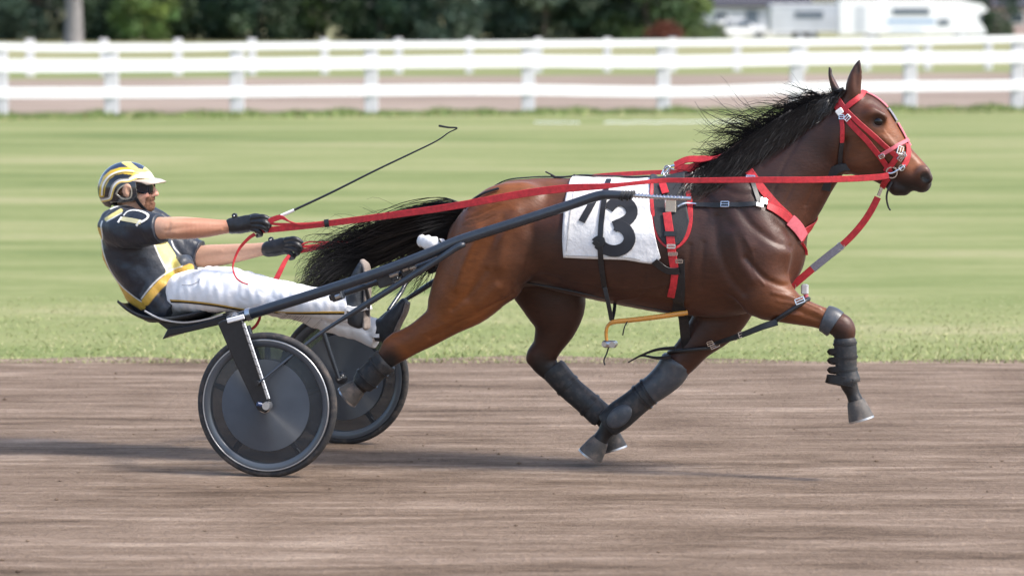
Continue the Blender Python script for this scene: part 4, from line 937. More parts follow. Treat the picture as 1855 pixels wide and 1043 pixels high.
# ---- breast collar
bc = tag(empty('breast_collar', pz(1400, 380, -0.1)), 'red breast collar with black side strap across the shoulder of the horse', 'harness')
mb = MB(); strap(mb, HT, [(1357, 310), (1378, 340), (1405, 372), (1432, 398), (1456, 432)], 15, 0.007); put('neck_strap', mb, M_RED, bc)
mb = MB(); strap(mb, HT, [(1388, 374), (1405, 381), (1425, 394), (1446, 415)], 14, 0.010); put('breast_strap', mb, M_RED, bc)
mb = MB(); strap(mb, HT, [(1430, 398), (1444, 412), (1454, 430)], 22, 0.012); put('breast_plate', mb, M_PINK, bc)
mb = MB(); strap(mb, HT, [(1258, 372), (1300, 372), (1345, 371), (1388, 369)], 9, 0.008); put('side_strap', mb, M_BLK, bc)
mb = MB(); strap(mb, HT, [(1362, 328), (1368, 348), (1374, 366)], 9, 0.008); put('side_strap', mb, M_BLK, bc)
for a in ((1314, 371, 14, 9), (1382, 366, 11, 9), (1375, 373, 12, 6), (1360, 323, 15, 6)): buckle(bc, a[0], a[1], HT, a[2], a[3], off=0.013)
mb = MB(); P = [pin(T3, x, y, 0.016)[0] for x, y in ((1228, 377), (1240, 371), (1252, 371), (1262, 372))]; mb.tube(curve(P, 10), [0.005] * 10, 6); put('snap_hook', mb, M_CHROME, bc)
# round to the far side over the chest
P = []; N = []
for a in np.linspace(0, 1, 14):
    p0 = pin(HT, 1452, 428, 0)[0]; ang = a * math.pi * 0.9; z = p0[2] + 0.10 * a; y = p0[1] * math.cos(ang); o = np.array([p0[0] + 0.6, y, z])
    h = HT.ray_cast(Vector(o), Vector((-1, 0, 0)))
    if h[0] is not None: P.append(np.array(h[0]) + np.array(h[1]) * 0.008); N.append(np.array(h[1]))
mb = MB(); mb.ribbon(smooth_seq(P, 3), smooth_seq(N, 3), 0.045, 0.005); put('breast_strap', mb, M_RED, bc)
mb = MB(); mb.ribbon(curve([pin(HT, 1450, 440, .01, -.05)[0], pz(1460, 452, -0.03), pz(1461, 462, -0.02)], 6), (0, -1, 0), 0.014, 0.004); put('strap_end', mb, M_RED, bc)

# ---- check rein over the withers
ck = tag(empty('check_rein', pz(1250, 295, 0)), 'red check rein rising from the harness saddle hook along the mane', 'rein')
for oy, q in ((-0.03, ((1222, 299), (1245, 289), (1270, 288), (1300, 284), (1340, 262), (1400, 226), (1460, 194), (1505, 174))), (0.03, ((1222, 301), (1250, 303), (1275, 294), (1300, 288), (1340, 264), (1400, 228), (1460, 196), (1508, 176)))):
    mb = MB(); C = curve([pz(x, y, oy * (1 if i < 4 else 0.3)) for i, (x, y) in enumerate(q)], 60); mb.ribbon(C, (0, -1, 0.5), np.interp(np.linspace(0, 1, 60), [0, 0.3, 0.42, 1], [0.034, 0.036, 0.014, 0.012]), 0.005); put('strap', mb, M_RED, ck)
mb = MB(); mb.tube(curve([pz(1199, 316, 0), pz(1206, 304, 0), pz(1216, 301, 0), pz(1224, 299, 0)], 12), [0.006] * 12, 7); put('snap_hook', mb, M_CHROME, ck)
ring(ck, pz(1209, 306, -0.005), 0.016, (0, 1, 0.2))

# ---- bridle
br = tag(empty('bridle', pz(1580, 240, -0.05)), 'red racing bridle with white buckles on the head of the bay horse', 'bridle')
def bs_(name, pts, wd, m, off=0.006, y=None, n=None):
    mb = MB(); strap(mb, HT, pts, wd, off, y=y, n=n); return put(name, mb, m, br)
bs_('browband', [(1519, 207), (1532, 197), (1548, 183), (1565, 168)], 10, M_RED, 0.011)
bs_('cheek_strap', [(1514, 190), (1526, 206), (1545, 228), (1570, 254), (1590, 278), (1604, 297), (1614, 312)], 10, M_RED, 0.007)
bs_('cheek_strap', [(1520, 180), (1534, 200), (1560, 226), (1590, 252), (1612, 272), (1626, 285)], 9, M_RED, 0.009)
bs_('noseband', [(1598, 279), (1618, 268), (1642, 255)], 7, M_PINK, 0.013)
bs_('chin_strap', [(1626, 282), (1616, 298), (1604, 310)], 10, M_RED, 0.010)
bs_('lip_strap', [(1641, 262), (1645, 272), (1643, 290), (1637, 300)], 10, M_RED, 0.010)
bs_('throat_latch', [(1524, 210), (1527, 232), (1524, 258)], 8, M_RED, 0.009); bs_('throat_latch', [(1524, 258), (1522, 280), (1522, 296)], 8, M_BLK, 0.008)
bs_('crownpiece', [(1509, 172), (1514, 186), (1522, 200)], 12, M_RED, 0.008)
# face strap on the mid line, and the far side by mirror
face = [(1566, 168), (1582, 183), (1600, 201)]; grey = [(1602, 203), (1612, 216), (1619, 224)]; low = [(1621, 227), (1632, 240), (1641, 254), (1645, 268)]
def ridge(name, q, wd, m):
    P = []
    for x, y in curve(q, 12):
        p = pz(x, y, 0); d = np.array([0.75, 0, 0.62]); h = HT.ray_cast(Vector(p + d * 0.3), Vector(-d)); P.append(np.array(h[0]) + d * 0.006 if h[0] is not None and np.linalg.norm(np.array(h[0]) - p) < 0.06 else p)
    mb = MB(); mb.ribbon(smooth_seq(P, 3), (0.75, 0, 0.62), wd / PXM, 0.006); put(name, mb, m, br)
ridge('face_strap', face, 12, M_PINK); ridge('face_strap', grey, 15, M_GREYW); ridge('face_strap', low, 13, M_PINK)
for pts in ([(1514, 190), (1545, 228), (1590, 278), (1614, 312)], [(1598, 279), (1618, 268), (1642, 255)], [(1519, 207), (1548, 183), (1565, 168)]):
    P = []; N = []
    for x, y in curve(pts, 16):
        r = pin(HT, x, y, 0.008)
        if r: P.append(r[0] * np.array([1, -1, 1])); N.append(r[1] * np.array([1, -1, 1]))
    mb = MB(); mb.ribbon(smooth_seq(P), smooth_seq(N), 0.03, 0.005); put('cheek_strap', mb, M_RED, br)
mb = MB(); p, n_ = pin(HT, 1524, 203, 0.016); mb.box(p, (0.036, 0.010, 0.030), rot=[[0.8, 0, -0.6], [0, 1, 0], [0.6, 0, 0.8]], ch=0.003); put('rosette', mb, mat('white_plastic', (0.8, 0.8, 0.78), 0.4), br, smooth=False)
for a in ((1537, 214, 10, 8, 0.8), (1598, 281, 9, 6, 0.5), (1628, 272, 13, 10, 1.2), (1634, 279, 11, 9, 0.4), (1631, 284, 12, 8, 0.9), (1527, 213, 9, 7, 0)): buckle(br, a[0], a[1], HT, a[2], a[3], a[4], off=0.016)
p, n_ = pin(HT, 1616, 312, 0.014); ring(br, p, 0.026, n_, 'bit_ring', tr=0.0052); p, n_ = pin(HT, 1634, 304, 0.014); ring(br, p, 0.013, n_, 'bit_ring', tr=0.0035)
BIT = pin(HT, 1612, 316, 0.02)[0]
mb = MB(); mb.tube(curve([pin(HT, 1609, 312, .016)[0], pin(HT, 1622, 310, .018)[0], pin(HT, 1640, 300, .016)[0]], 8), [0.005] * 8, 7); put('bit_bar', mb, M_CHROME, br)
mb = MB(); mb.tube(curve([pz(1616, 330, -0.06), pz(1609, 343, -0.065), pz(1606, 358, -0.06), pz(1609, 374, -0.055), pz(1613, 381, -0.05)], 16), np.linspace(0.006, 0.004, 16), 6); put('loose_end', mb, M_BLK, br)
# curved leather flap under the throat
mb = MB(); C = curve([pz(1494, 345, -0.05), pz(1498, 325, -0.055), pz(1508, 312, -0.06), pz(1524, 304, -0.065), pz(1542, 304, -0.06), pz(1558, 311, -0.05)], 24)
mb.ribbon(C, (0, -1, 0), np.interp(np.linspace(0, 1, 24), [0, 0.35, 1], [20, 19, 8]) / PXM, 0.008); put('throat_flap', mb, M_BLK, br)
# ---- martingale from bit to chest
mg = tag(empty('martingale', pz(1530, 440, 0)), 'red and grey strap hanging from the bit down to the chest', 'strap')
Q = [(1598, 338), (1588, 362), (1574, 388), (1555, 414), (1530, 440), (1500, 464), (1468, 490), (1440, 514), (1426, 526)]
C = curve([pz(x, y, -0.02) for x, y in Q], 80)
for i0, i1, m, wd in ((0, 8, M_CHROME, 6), (8, 42, M_RED, 12), (41, 59, M_GREYW, 14), (58, 74, M_RED, 13), (73, 80, M_BLK, 9)):
    mb = MB(); mb.ribbon(C[i0:i1], (0.25, -1, 0.1), wd / PXM, 0.006); put('strap', mb, m, mg)
for k in (42, 72): ring(mg, C[k], 0.018, (0, 1, 0), 'ring')
mb = MB(); mb.ribbon(curve([pin(HT, 1610, 322, .01)[0], pz(1603, 330, -.05), pz(1598, 340, -.02)], 6), (0, -1, 0), 0.03, 0.005); put('strap', mb, M_RED, mg)

# ---- hopples
hp = tag(empty('hopple', pz(1330, 610, -0.15)), 'black leg hopple slung round the forelegs with a loose loop end', 'hopple')
P = []; A = pz(1430, 560, -0.15); ax = np.array([0.87, 0, -0.5]); u = np.array([0.5, 0, 0.87]); v = np.array([0, -1, 0])
L = [pz(1432, 563, -0.15) + (u * math.cos(a) * 0.094 + v * math.sin(a) * 0.080) + ax * (-0.045 * math.cos(a)) * -1 for a in np.linspace(0, 2 * math.pi, 33)]
mb = MB(); mb.tube(L, [0.0115] * 33, 8, cap=False); put('loop', mb, M_BLK, hp)
C = curve([pz(1408, 583, -0.22), pz(1380, 592, -0.22), pz(1345, 606, -0.18), pz(1318, 615, -0.10), pz(1296, 622, 0.0)], 24)
mb = MB(); mb.ribbon(C, (0, -1, 0.2), np.linspace(0.034, 0.022, 24), 0.008); put('strap', mb, M_BLK, hp)
u2 = np.array([0.95, 0, -0.1]); L = [pz(1252, 634, 0.09) + (np.array([0.97, 0, 0.12]) * math.cos(a) * 0.115 + np.array([0.06, -1, 0.12]) * math.sin(a) * 0.09) for a in np.linspace(0, 2 * math.pi, 33)]
mb = MB(); mb.tube(L, [0.010] * 33, 8, cap=False); put('loop', mb, M_BLK, hp)
for q in (((1222, 630), (1190, 633), (1160, 644), (1138, 656)), ((1215, 646), (1190, 648), (1165, 644), (1150, 648))):
    mb = MB(); C = curve([pz(x, y, 0.0) for x, y in q], 16); mb.tube(C, np.linspace(0.010, 0.003, 16), 7); put('loose_end', mb, M_BLK, hp)
for a in ((1294, 624, 16, 8, -0.02), (1286, 620, 10, 8, -0.02), (1332, 610, 7, 9, -0.16), (1342, 606, 7, 9, -0.18)): buckle(hp, a[0], a[1], HT, a[2], a[3], 0.3, y=a[4])
buckle(hp, 1448, 545, HT, 16, 9, 0.4, off=0.03)
mb = MB(); p = pz(1458, 524, 0.02); mb.box(p, (0.035, 0.03, 0.05), ch=0.006); put('buckle', mb, mat('white_wrap', (0.7, 0.69, 0.66), 0.5), hp, smooth=False)
mb = MB(); mb.tube([pz(1459, 528, 0.02), pz(1461, 545, 0.02)], [0.012] * 2, 8); put('hanger', mb, M_PINK, hp)
hh = tag(empty('hopple_hanger', pz(1100, 545, -0.1)), 'thin black cord stretched along the belly between hind leg and girth', 'cord')
mb = MB(); mb.tube(curve([pz(955, 512, -0.12), pz(1020, 524, -0.15), pz(1120, 545, -0.12), pz(1222, 567, -0.08)], 24), [0.005] * 24, 6); put('cord', mb, M_BLK, hh)
mb = MB(); mb.tube(curve([pz(1070, 530, 0.02), pz(1140, 548, 0.0), pz(1215, 566, 0.0)], 16), [0.006] * 16, 6); put('cord', mb, M_BLK, hh)

# ---- leg boots
def boot(label, pts, m, straps=(), shell=None):
    """pts: px, py, y, r_px, w_px down the leg"""
    P = np.array([[*pz(a[0], a[1], a[2]), a[3] / PXM, a[4] / PXM] for a in pts]); C = curve(P, 22); root = tag(empty('leg_boot', C[11, :3]), label, 'leg boot', 'boots on the legs of the horse')
    e = np.ones(22); e[0] = e[-1] = 0.9
    mb = MB(); mb.tube(C[:, :3], C[:, 3] * e, 20, rad2=C[:, 4] * e); crease(put('cuff', mb, m, root), 50)
    for t in straps:
        i = min(20, int(t * 20)); mb = MB(); mb.tube(C[i:i + 2, :3] if i < 21 else C[20:22, :3], C[i, 3] * 1.08, 20, rad2=C[i, 4] * 1.10); put('strap', mb, M_BLK, root)
        T = C[i + 1, :3] - C[i, :3]; T /= np.linalg.norm(T); nrm = np.cross(T, (0, 1, 0)); s_ = -1 if nrm[0] > 0 else 1
    if shell:
        mb = MB(); k = shell; c = pz(k[0], k[1], k[2]); T = C[-1, :3] - C[0, :3]; T /= np.linalg.norm(T); q = np.cross(T, (0, 1, 0))
        V = []; 
        for j in range(9):
            th = math.pi / 2 * j / 8
            for a in range(28):
                an = 2 * math.pi * a / 28; V.append(c + T * math.cos(an) * math.sin(th) * k[3] / PXM + q * math.sin(an) * math.sin(th) * k[4] / PXM + np.array([0, -1, 0]) * math.cos(th) * 0.016)
        mb.add(V, [(j * 28 + a, j * 28 + (a + 1) % 28, (j + 1) * 28 + (a + 1) % 28, (j + 1) * 28 + a) for j in range(8) for a in range(28)]); put('shell', mb, M_BOOT2, root)
    return root, C
boot('long dark boot on the lower hind leg swinging forward under the belly', [(1000, 666, 0.177, 25, 21), (1030, 700, 0.183, 23, 19), (1062, 728, 0.188, 23, 19), (1092, 755, 0.19, 24, 20)], M_BOOT, (0.3, 0.75))
boot('grey knee boot on the foreleg leaning back, just below the black loop', [(1228, 652, 0.085, 30, 25), (1214, 676, 0.085, 29, 24), (1192, 697, 0.08, 26, 22), (1170, 712, 0.078, 24, 20)], M_BOOT2, (0.95,))
boot('dark shin boot with grey oval shell above the planted fore hoof', [(1176, 708, 0.078, 25, 21), (1150, 730, 0.075, 25, 21), (1122, 752, 0.07, 27, 22), (1099, 770, 0.07, 24, 20)], M_BOOT, (0.15,), (1122, 754, 0.005, 27, 17))
r_, C_ = boot('black strapped boot on the raised foreleg below the bent knee', [(1530, 612, -0.15, 20, 17), (1532, 640, -0.15, 20, 17), (1533, 668, -0.15, 19, 16), (1538, 694, -0.15, 22, 19)], M_BOOT, (0.1, 0.4, 0.7))
for z in (636, 652, 669):
    mb = MB(); mb.ribbon(curve([pz(1531, z - 1, -0.19), pz(1516, z, -0.18), pz(1503, z + 1, -0.15), pz(1512, z + 3, -0.11), pz(1530, z + 3, -0.105)], 16), (0, -1, 0), 0.03, 0.006); put('strap', mb, M_BLK, r_)
mb = MB(); mb.ribbon(curve([pz(1545, 694, -0.19), pz(1520, 688, -0.19), pz(1500, 686, -0.15), pz(1520, 690, -0.10), pz(1545, 696, -0.10)], 18), (0, -1, 0), 0.045, 0.008); put('strap', mb, M_BLK, r_)
boot('pale grey band round the bent knee of the raised foreleg', [(1492, 576, -0.15, 24, 21), (1504, 581, -0.15, 26, 22), (1514, 588, -0.15, 26, 22)], M_BOOT2)
boot('dark hock boot on the hind leg stretched out beside the wheel', [(700, 651, -0.16, 25, 20), (682, 668, -0.16, 22, 19), (666, 684, -0.16, 23, 19), (655, 697, -0.16, 20, 18)], M_BOOT, (0.25, 0.7))
# ================================================================== the racing cart
M_FRAME = mat('dark_blue_grey_paint', (0.020, 0.026, 0.036), 0.32, var=(20, 0.2), coat=0.35)
M_CARBON = mat('black_composite', (0.014, 0.015, 0.018), 0.34, var=(60, 0.25), bump=(120, 0.15, 0.002))
M_ALU = mat('brushed_aluminium', (0.62, 0.63, 0.65), 0.36, metal=1.0, var=(40, 0.1))
M_SEAT = mat('black_seat', (0.018, 0.020, 0.022), 0.5, var=(50, 0.3), bump=(90, 0.2, 0.003))
M_RIM = mat('wheel_rim_paint', (0.060, 0.070, 0.084), 0.33, var=(10, 0.12), coat=0.3)
M_DISC = mat('wheel_disc_plastic', (0.050, 0.060, 0.075), 0.55, var=(7, 0.18), bump=(40, 0.06, 0.003))
b = M_DISC.node_tree.nodes['Principled BSDF']; b.inputs['Anisotropic'].default_value = 0.95; b.inputs['Specular IOR Level'].default_value = 1.0
tg = M_DISC.node_tree.nodes.new('ShaderNodeTangent'); tg.direction_type = 'RADIAL'; tg.axis = 'Y'; M_DISC.node_tree.links.new(tg.outputs[0], b.inputs['Tangent'])
M_SMOKE = mat('smoked_wheel_window', (0.034, 0.040, 0.048), 0.28, var=(12, 0.25))
t = M_SMOKE.node_tree; b = t.nodes['Principled BSDF']; tr = t.nodes.new('ShaderNodeBsdfTransparent'); ms = t.nodes.new('ShaderNodeMixShader'); tr.inputs[0].default_value = (0.75, 0.78, 0.8, 1)
ms.inputs[0].default_value = 0.32; out = [n for n in t.nodes if n.type == 'OUTPUT_MATERIAL'][0]
t.links.new(b.outputs[0], ms.inputs[1]); t.links.new(tr.outputs[0], ms.inputs[2]); t.links.new(ms.outputs[0], out.inputs[0])

WY = 0.64; HUB = pz(484, 733, -WY); WR = HUB[2] + 0.006
sulky = tag(empty('racing_sulky', (HUB[0], 0, 0)), 'dark two wheeled racing sulky with disc wheels carrying the seated driver', 'sulky')
def sulky_wheel(sy):
    c = np.array([HUB[0], sy * WY, HUB[2]])
    mb = MB(); mb.lathe([(WR - 0.034, -0.019), (WR - 0.030, -0.024), (WR - 0.046, -0.027), (WR - 0.066, -0.021), (WR - 0.070, -0.012), (WR - 0.070, 0.012), (WR - 0.066, 0.021), (WR - 0.046, 0.027), (WR - 0.030, 0.024), (WR - 0.034, 0.019)], c, 'y', 96)
    w = crease(put('wheel', mb, M_RIM, sulky), 50)
    mb = MB(); mb.lathe([(WR - 0.019 + 0.0195 * math.cos(a), 0.021 * math.sin(a)) for a in np.linspace(-2.75, 2.75, 20)], c, 'y', 96); q = put('tyre', mb, M_TYRE, sulky); q.parent = w
    mb = MB(); an = np.linspace(0, 2 * math.pi, 97); mb.tube([c + np.array([math.cos(a) * (WR - 0.036), -0.025 * (1 if sy < 0 else -1) * 1.0, math.sin(a) * (WR - 0.036)]) for a in an], [0.0035] * 97, 6, up=(0, 1, 0), cap=False); q = put('rim_edge', mb, M_ALU, sulky); q.parent = w
    ri = WR - 0.068; rm = WR * 0.62
    mb = MB(); mb.lathe([(rm, -0.0225), (ri + 0.004, -0.014)], c, 'y', 96); mb.lathe([(ri + 0.004, 0.014), (rm, 0.0225)], c, 'y', 96); q = put('disc_window', mb, M_SMOKE, sulky); q.parent = w
    mb = MB(); mb.lathe([(0.02, -0.040), (0.05, -0.0385), (rm + 0.004, -0.0245)], c, 'y', 96); mb.lathe([(rm + 0.004, 0.0245), (0.05, 0.0385), (0.02, 0.040)], c, 'y', 96); q = put('disc', mb, M_DISC, sulky); q.parent = w
    # five spokes behind the disc
    mb = MB()
    for k in range(5):
        a = 2 * math.pi * k / 5 + 0.3; d = np.array([math.cos(a), 0, math.sin(a)]); mb.tube([c + d * 0.03, c + d * (ri + 0.003)], [0.022, 0.014], 8, up=(0, 1, 0), rad2=[0.012, 0.009])
    q = put('spoke', mb, M_CARBON, sulky); q.parent = w; q['kind'] = 'stuff'
    mb = MB(); mb.lathe([(0.001, -0.062), (0.016, -0.062), (0.020, -0.056), (0.024, -0.05), (0.034, -0.046), (0.036, -0.036)], c, 'y', 28); mb.lathe([(0.036, -0.036), (0.036, 0.036), (0.034, 0.046), (0.024, 0.05), (0.016, 0.062), (0.001, 0.062)], c, 'y', 28); q = put('hub', mb, M_STEEL if sy < 0 else M_FRAME, sulky); q.parent = w
    # valve
    mb = MB(); mb.tube([c + np.array([0.6, -0.02, -0.8]) * (ri - 0.002), c + np.array([0.6, -0.05, -0.8]) * (ri - 0.03)], [0.004, 0.003], 6); q = put('valve', mb, M_ALU, sulky); q.parent = w
for s in (-1, 1): sulky_wheel(s)
def mirror(A, s): A = np.array(A, float); return A * np.array([1, -s, 1]) if A.ndim == 1 else A * np.array([1, -s, 1])
for s in (-1, 1):
    # fork blade outside the wheel
    Y0 = -WY - 0.085; m = lambda p: p * np.array([1, -s, 1])
    poly = [(394, 586), (402, 580), (436, 577), (444, 590), (466, 655), (488, 722), (490, 738), (480, 748), (466, 742), (456, 722), (424, 655)]
    mb = MB(); P = np.array([m(pz(x, y, Y0)) for x, y in poly]); mb.prism(P if s > 0 else P[::-1], (0, 0.020 * -s * -1 if s < 0 else -0.020, 0) if False else m(np.array([0, 0.020, 0]))); fk = put('fork', mb, M_CARBON, sulky, smooth=False)
    bv = fk.modifiers.new('bevel', 'BEVEL'); bv.width = 0.005; bv.segments = 3; bv.limit_method = 'ANGLE'
    mb = MB(); C = np.array([m(pz(x, y, Y0 - 0.004)) for x, y in ((441, 586), (464, 655), (486, 722))]); mb.ribbon(curve(C, 12), (0, -1, 0), 0.019, 0.008); q = put('fork_edge', mb, M_ALU, sulky); q.parent = fk
    mb = MB()
    for k in range(9):
        f = 0.06 + k * 0.1; p = m(pz(441 + 45 * f, 586 + 138 * f, Y0 - 0.0085)); mb.ribbon([p + (-0.010, 0, 0.003), p + (0.010, 0, -0.003)], (0, -1, 0), 0.003, 0.0015)
    q = put('ruler_mark', mb, M_CARBON, sulky); q.parent = fk; q['kind'] = 'stuff'
    mb = MB(); mb.tube([m(pz(484, 734, Y0 - 0.014)), m(np.array([HUB[0], -WY + 0.09, HUB[2]]))], [0.009] * 2, 12); mb.lathe([(0.001, -0.03 * s * -1), (0.019, -0.03 * s * -1), (0.021, -0.012 * s * -1), (0.021, 0.012 * s * -1), (0.019, 0.015 * s * -1)], m(pz(485, 734, Y0)), 'y', 20); crease(put('axle', mb, M_ALU, sulky))
    mb = MB(); mb.tube([m(pz(473, 733, Y0 - 0.006)), m(pz(466, 731, Y0 - 0.02))], [0.013, 0.011], 10); put('lock_pin', mb, mat('blue_lock', (0.03, 0.05, 0.12), 0.3), sulky)
    # inner stay
    mb = MB(); mb.tube([m(pz(448, 590, -WY + 0.09)), m(np.array([HUB[0], -WY + 0.085, HUB[2]]))], [0.016, 0.012], 10); put('stay', mb, M_FRAME, sulky)
    # arch bracket over the wheel
    mb = MB(); p = m(pz(424, 577, -WY)); mb.tube([m(pz(424, 579, Y0 + 0.005)), m(pz(426, 572, -WY)), m(pz(430, 578, -WY + 0.12))], [0.020] * 3, 12); put('arch', mb, M_FRAME, sulky)
    mb = MB(); mb.ribbon(curve([m(pz(412, 581, Y0 - 0.006)), m(pz(428, 577, Y0 - 0.006)), m(pz(442, 573, Y0 - 0.004))], 6), (0, -1, 0), 0.024, 0.010); put('arch_plate', mb, mat('white_metal', (0.75, 0.75, 0.76), 0.35), sulky)
    # shaft
    SH = [(415, 582, -0.56), (446, 571, -0.57), (530, 545, -0.565), (615, 518, -0.55), (700, 489, -0.53), (780, 458, -0.50), (832, 436, -0.47), (941, 401, -0.42), (1022, 375, -0.38), (1076, 357, -0.355), (1098, 353, -0.35), (1122, 353.5, -0.345), (1142, 354, -0.34)]
    C = curve([m(pz(*a)) for a in SH], 70); rr = np.interp(np.linspace(0, 1, 70), [0, 0.5, 0.85, 1], [0.027, 0.026, 0.023, 0.021]); mb = MB(); mb.tube(C, rr, 14); put('shaft', mb, M_FRAME, sulky)
    mb = MB(); mb.tube([m(pz(447, 570.5, -0.57)), m(pz(455, 568, -0.57))], [0.031] * 2, 14); put('clamp', mb, M_ALU, sulky)
    mb = MB()
    for k in range(5):
        a = pz(1124 + 5 * k, 353 + (k % 2), -0.345); mb.tube([m(a), m(a + np.array([0.008, 0, -0.004]))], [0.025 + 0.003 * (k % 2)] * 2, 12)
    put('tip_wrap', mb, M_BLKCLOTH, sulky)
    mb = MB(); mb.tube([m(pz(1146, 354, -0.34)), m(pz(1200, 358, -0.33)), m(pz(1252, 360, -0.32))], [0.009, 0.009, 0.011], 10)
    for k in range(14): a = pz(1150 + 6.5 * k, 354.3 + 0.4 * k, -0.337); mb.tube([m(a), m(a + np.array([0.006, 0, 0]))], [0.0125] * 2, 10)
    put('tip_rod', mb, M_STEEL, sulky)
    # strut from shaft down to the fork
    C = curve([m(pz(842, 442, -0.485)), m(pz(826, 449, -0.50)), m(pz(780, 479, -0.52)), m(pz(657, 555, -0.56)), m(pz(573, 609, -0.60)), m(pz(470, 692, Y0 - 0.012))], 40)
    mb = MB(); mb.tube(C, np.interp(np.linspace(0, 1, 40), [0, 0.1, 0.6, 0.7, 1], [0.013, 0.017, 0.015, 0.010, 0.006]), 10); put('strut', mb, M_FRAME, sulky)
    mb = MB(); mb.lathe([(0.001, -0.02), (0.012, -0.02), (0.012, 0.02), (0.001, 0.02)], m(pz(467, 693, Y0 - 0.012)), 'y', 10); put('strut_bolt', mb, M_CARBON, sulky)
    # foot rest under the shaft
    A = [(598, 536), (660, 515), (720, 493), (800, 463)]; C = curve([m(pz(x, y + 4, -0.42)) for x, y in A], 20); mb = MB(); mb.tube(C, [0.015] * 20, 10); fr = put('foot_rest', mb, M_FRAME, sulky)
    for (x, y, w_, h_) in ((612, 536, 0.06, 0.045), (700, 507, 0.085, 0.06), (715, 500, 0.045, 0.05), (740, 490, 0.07, 0.05)):
        p = m(pz(x, y, -0.45)); rot = np.array([[0.94, 0, -0.34], [0, 1, 0], [0.34, 0, 0.94]]); mb = MB(); mb.box(p, (w_, 0.05, h_), rot=rot, ch=0.006); q = put('bracket', mb, M_FRAME, sulky, smooth=False); q.parent = fr
    for (x, y, L) in ((612, 537, 0.025), (668, 507, 0.05), (714, 497, 0.045), (735, 487, 0.03), (748, 484, 0.03)):
        p = m(pz(x, y, -0.485)); mb = MB(); mb.tube([p - (L / 2 * 0.94, 0, L / 2 * 0.34), p + (L / 2 * 0.94, 0, L / 2 * 0.34)], [0.011] * 2, 8); q = put('clip', mb, M_ALU, sulky); q.parent = fr
    mb = MB(); mb.tube([m(pz(660, 512, -0.43)), m(pz(668, 545, -0.30)), m(pz(664, 575, -0.20))], [0.012] * 3, 8); put('stirrup', mb, M_FRAME, sulky)
# cross beam and seat
mb = MB(); C = curve([pz(426, 577, -0.60) * np.array([1, 1, 1]), pz(420, 574, -0.3), pz(416, 572, 0.0), pz(420, 574, -0.3) * np.array([1, -1, 1]), pz(426, 577, -0.60) * np.array([1, -1, 1])], 30); mb.tube(C, [0.024] * 30, 12); put('cross_beam', mb, M_FRAME, sulky)
prof = curve([(243, 546), (254, 556), (272, 567), (292, 574), (330, 577), (370, 571), (398, 563)], 24); V = []; nv = 15
for i, (x, y) in enumerate(prof):
    for j in range(nv):
        f = j / (nv - 1) * 2 - 1; p = pz(x, y, 0) + np.array([0, 0.235 * f * (1 - 0.25 * max(0, i - 16) / 8), 0.030 * f ** 4 - 0.028 * 0]); V.append(p)
n = len(V); V = np.array(V); V2 = V - np.array([0.004, 0, 0.014]); F = []
for i in range(23):
    for j in range(nv - 1): a = i * nv + j; F.append((a, a + nv, a + nv + 1, a + 1)); F.append((n + a + 1, n + a + nv + 1, n + a + nv, n + a))
rim = list(range(nv)) + [i * nv + nv - 1 for i in range(1, 24)] + [23 * nv + j for j in range(nv - 2, -1, -1)] + [i * nv for i in range(22, 0, -1)]
for a, b_ in zip(rim, rim[1:] + rim[:1]): F.append((a, b_, n + b_, n + a))
link('seat', np.vstack([V, V2]), F, M_SEAT, sulky)
mb = MB(); mb.prism([pz(x, y, -0.17) for x, y in ((256, 560), (288, 585), (303, 597), (360, 588), (420, 570), (398, 570), (330, 586), (288, 580))][::-1], (0, 0.34, 0)); put('seat_pan', mb, M_CARBON, sulky, smooth=False)
mb = MB(); mb.prism([pz(x, y, -0.20) for x, y in ((293, 615), (304, 594), (345, 589), (420, 568), (476, 553), (480, 562), (420, 583), (330, 604), (308, 608))][::-1], (0, 0.40, 0)); o = put('seat_post', mb, M_CARBON, sulky, smooth=False)
bv = o.modifiers.new('bevel', 'BEVEL'); bv.width = 0.006; bv.segments = 2; bv.limit_method = 'ANGLE'
mb = MB(); P = [pz(x, y, -0.24) for x, y in ((262, 563), (280, 573), (300, 580), (335, 584), (375, 578), (404, 569))]; mb.tube(curve(P, 20), [0.005] * 20, 6); put('seat_edge', mb, M_ALU, sulky)
# tail bag and white pad tied between the shafts
tb = tag(empty('white_tail_wrap', pz(785, 437, -0.06)), 'white cloth wrap tied at the tail root under the near shaft', 'wrap')
wf = Field(pz(750, 470, -0.25), pz(830, 420, 0.1) , 0.005) if False else None
mb = MB(); C = curve([pz(760, 435, -0.10), pz(776, 440, -0.13), pz(795, 445, -0.13), pz(814, 448, -0.10)], 14); rr = 0.022 + 0.016 * np.sin(np.linspace(0.3, 2.8, 14)) + 0.004 * np.sin(np.arange(14) * 2.1); mb.tube(C, rr, 12, rad2=rr * 0.7); put('cloth', mb, M_CLOTH, tb)
mb = MB(); mb.tube(curve([pz(792, 430, -0.12), pz(799, 440, -0.16), pz(804, 452, -0.13)], 8), [0.005] * 8, 6); put('tie', mb, M_BLK, tb)
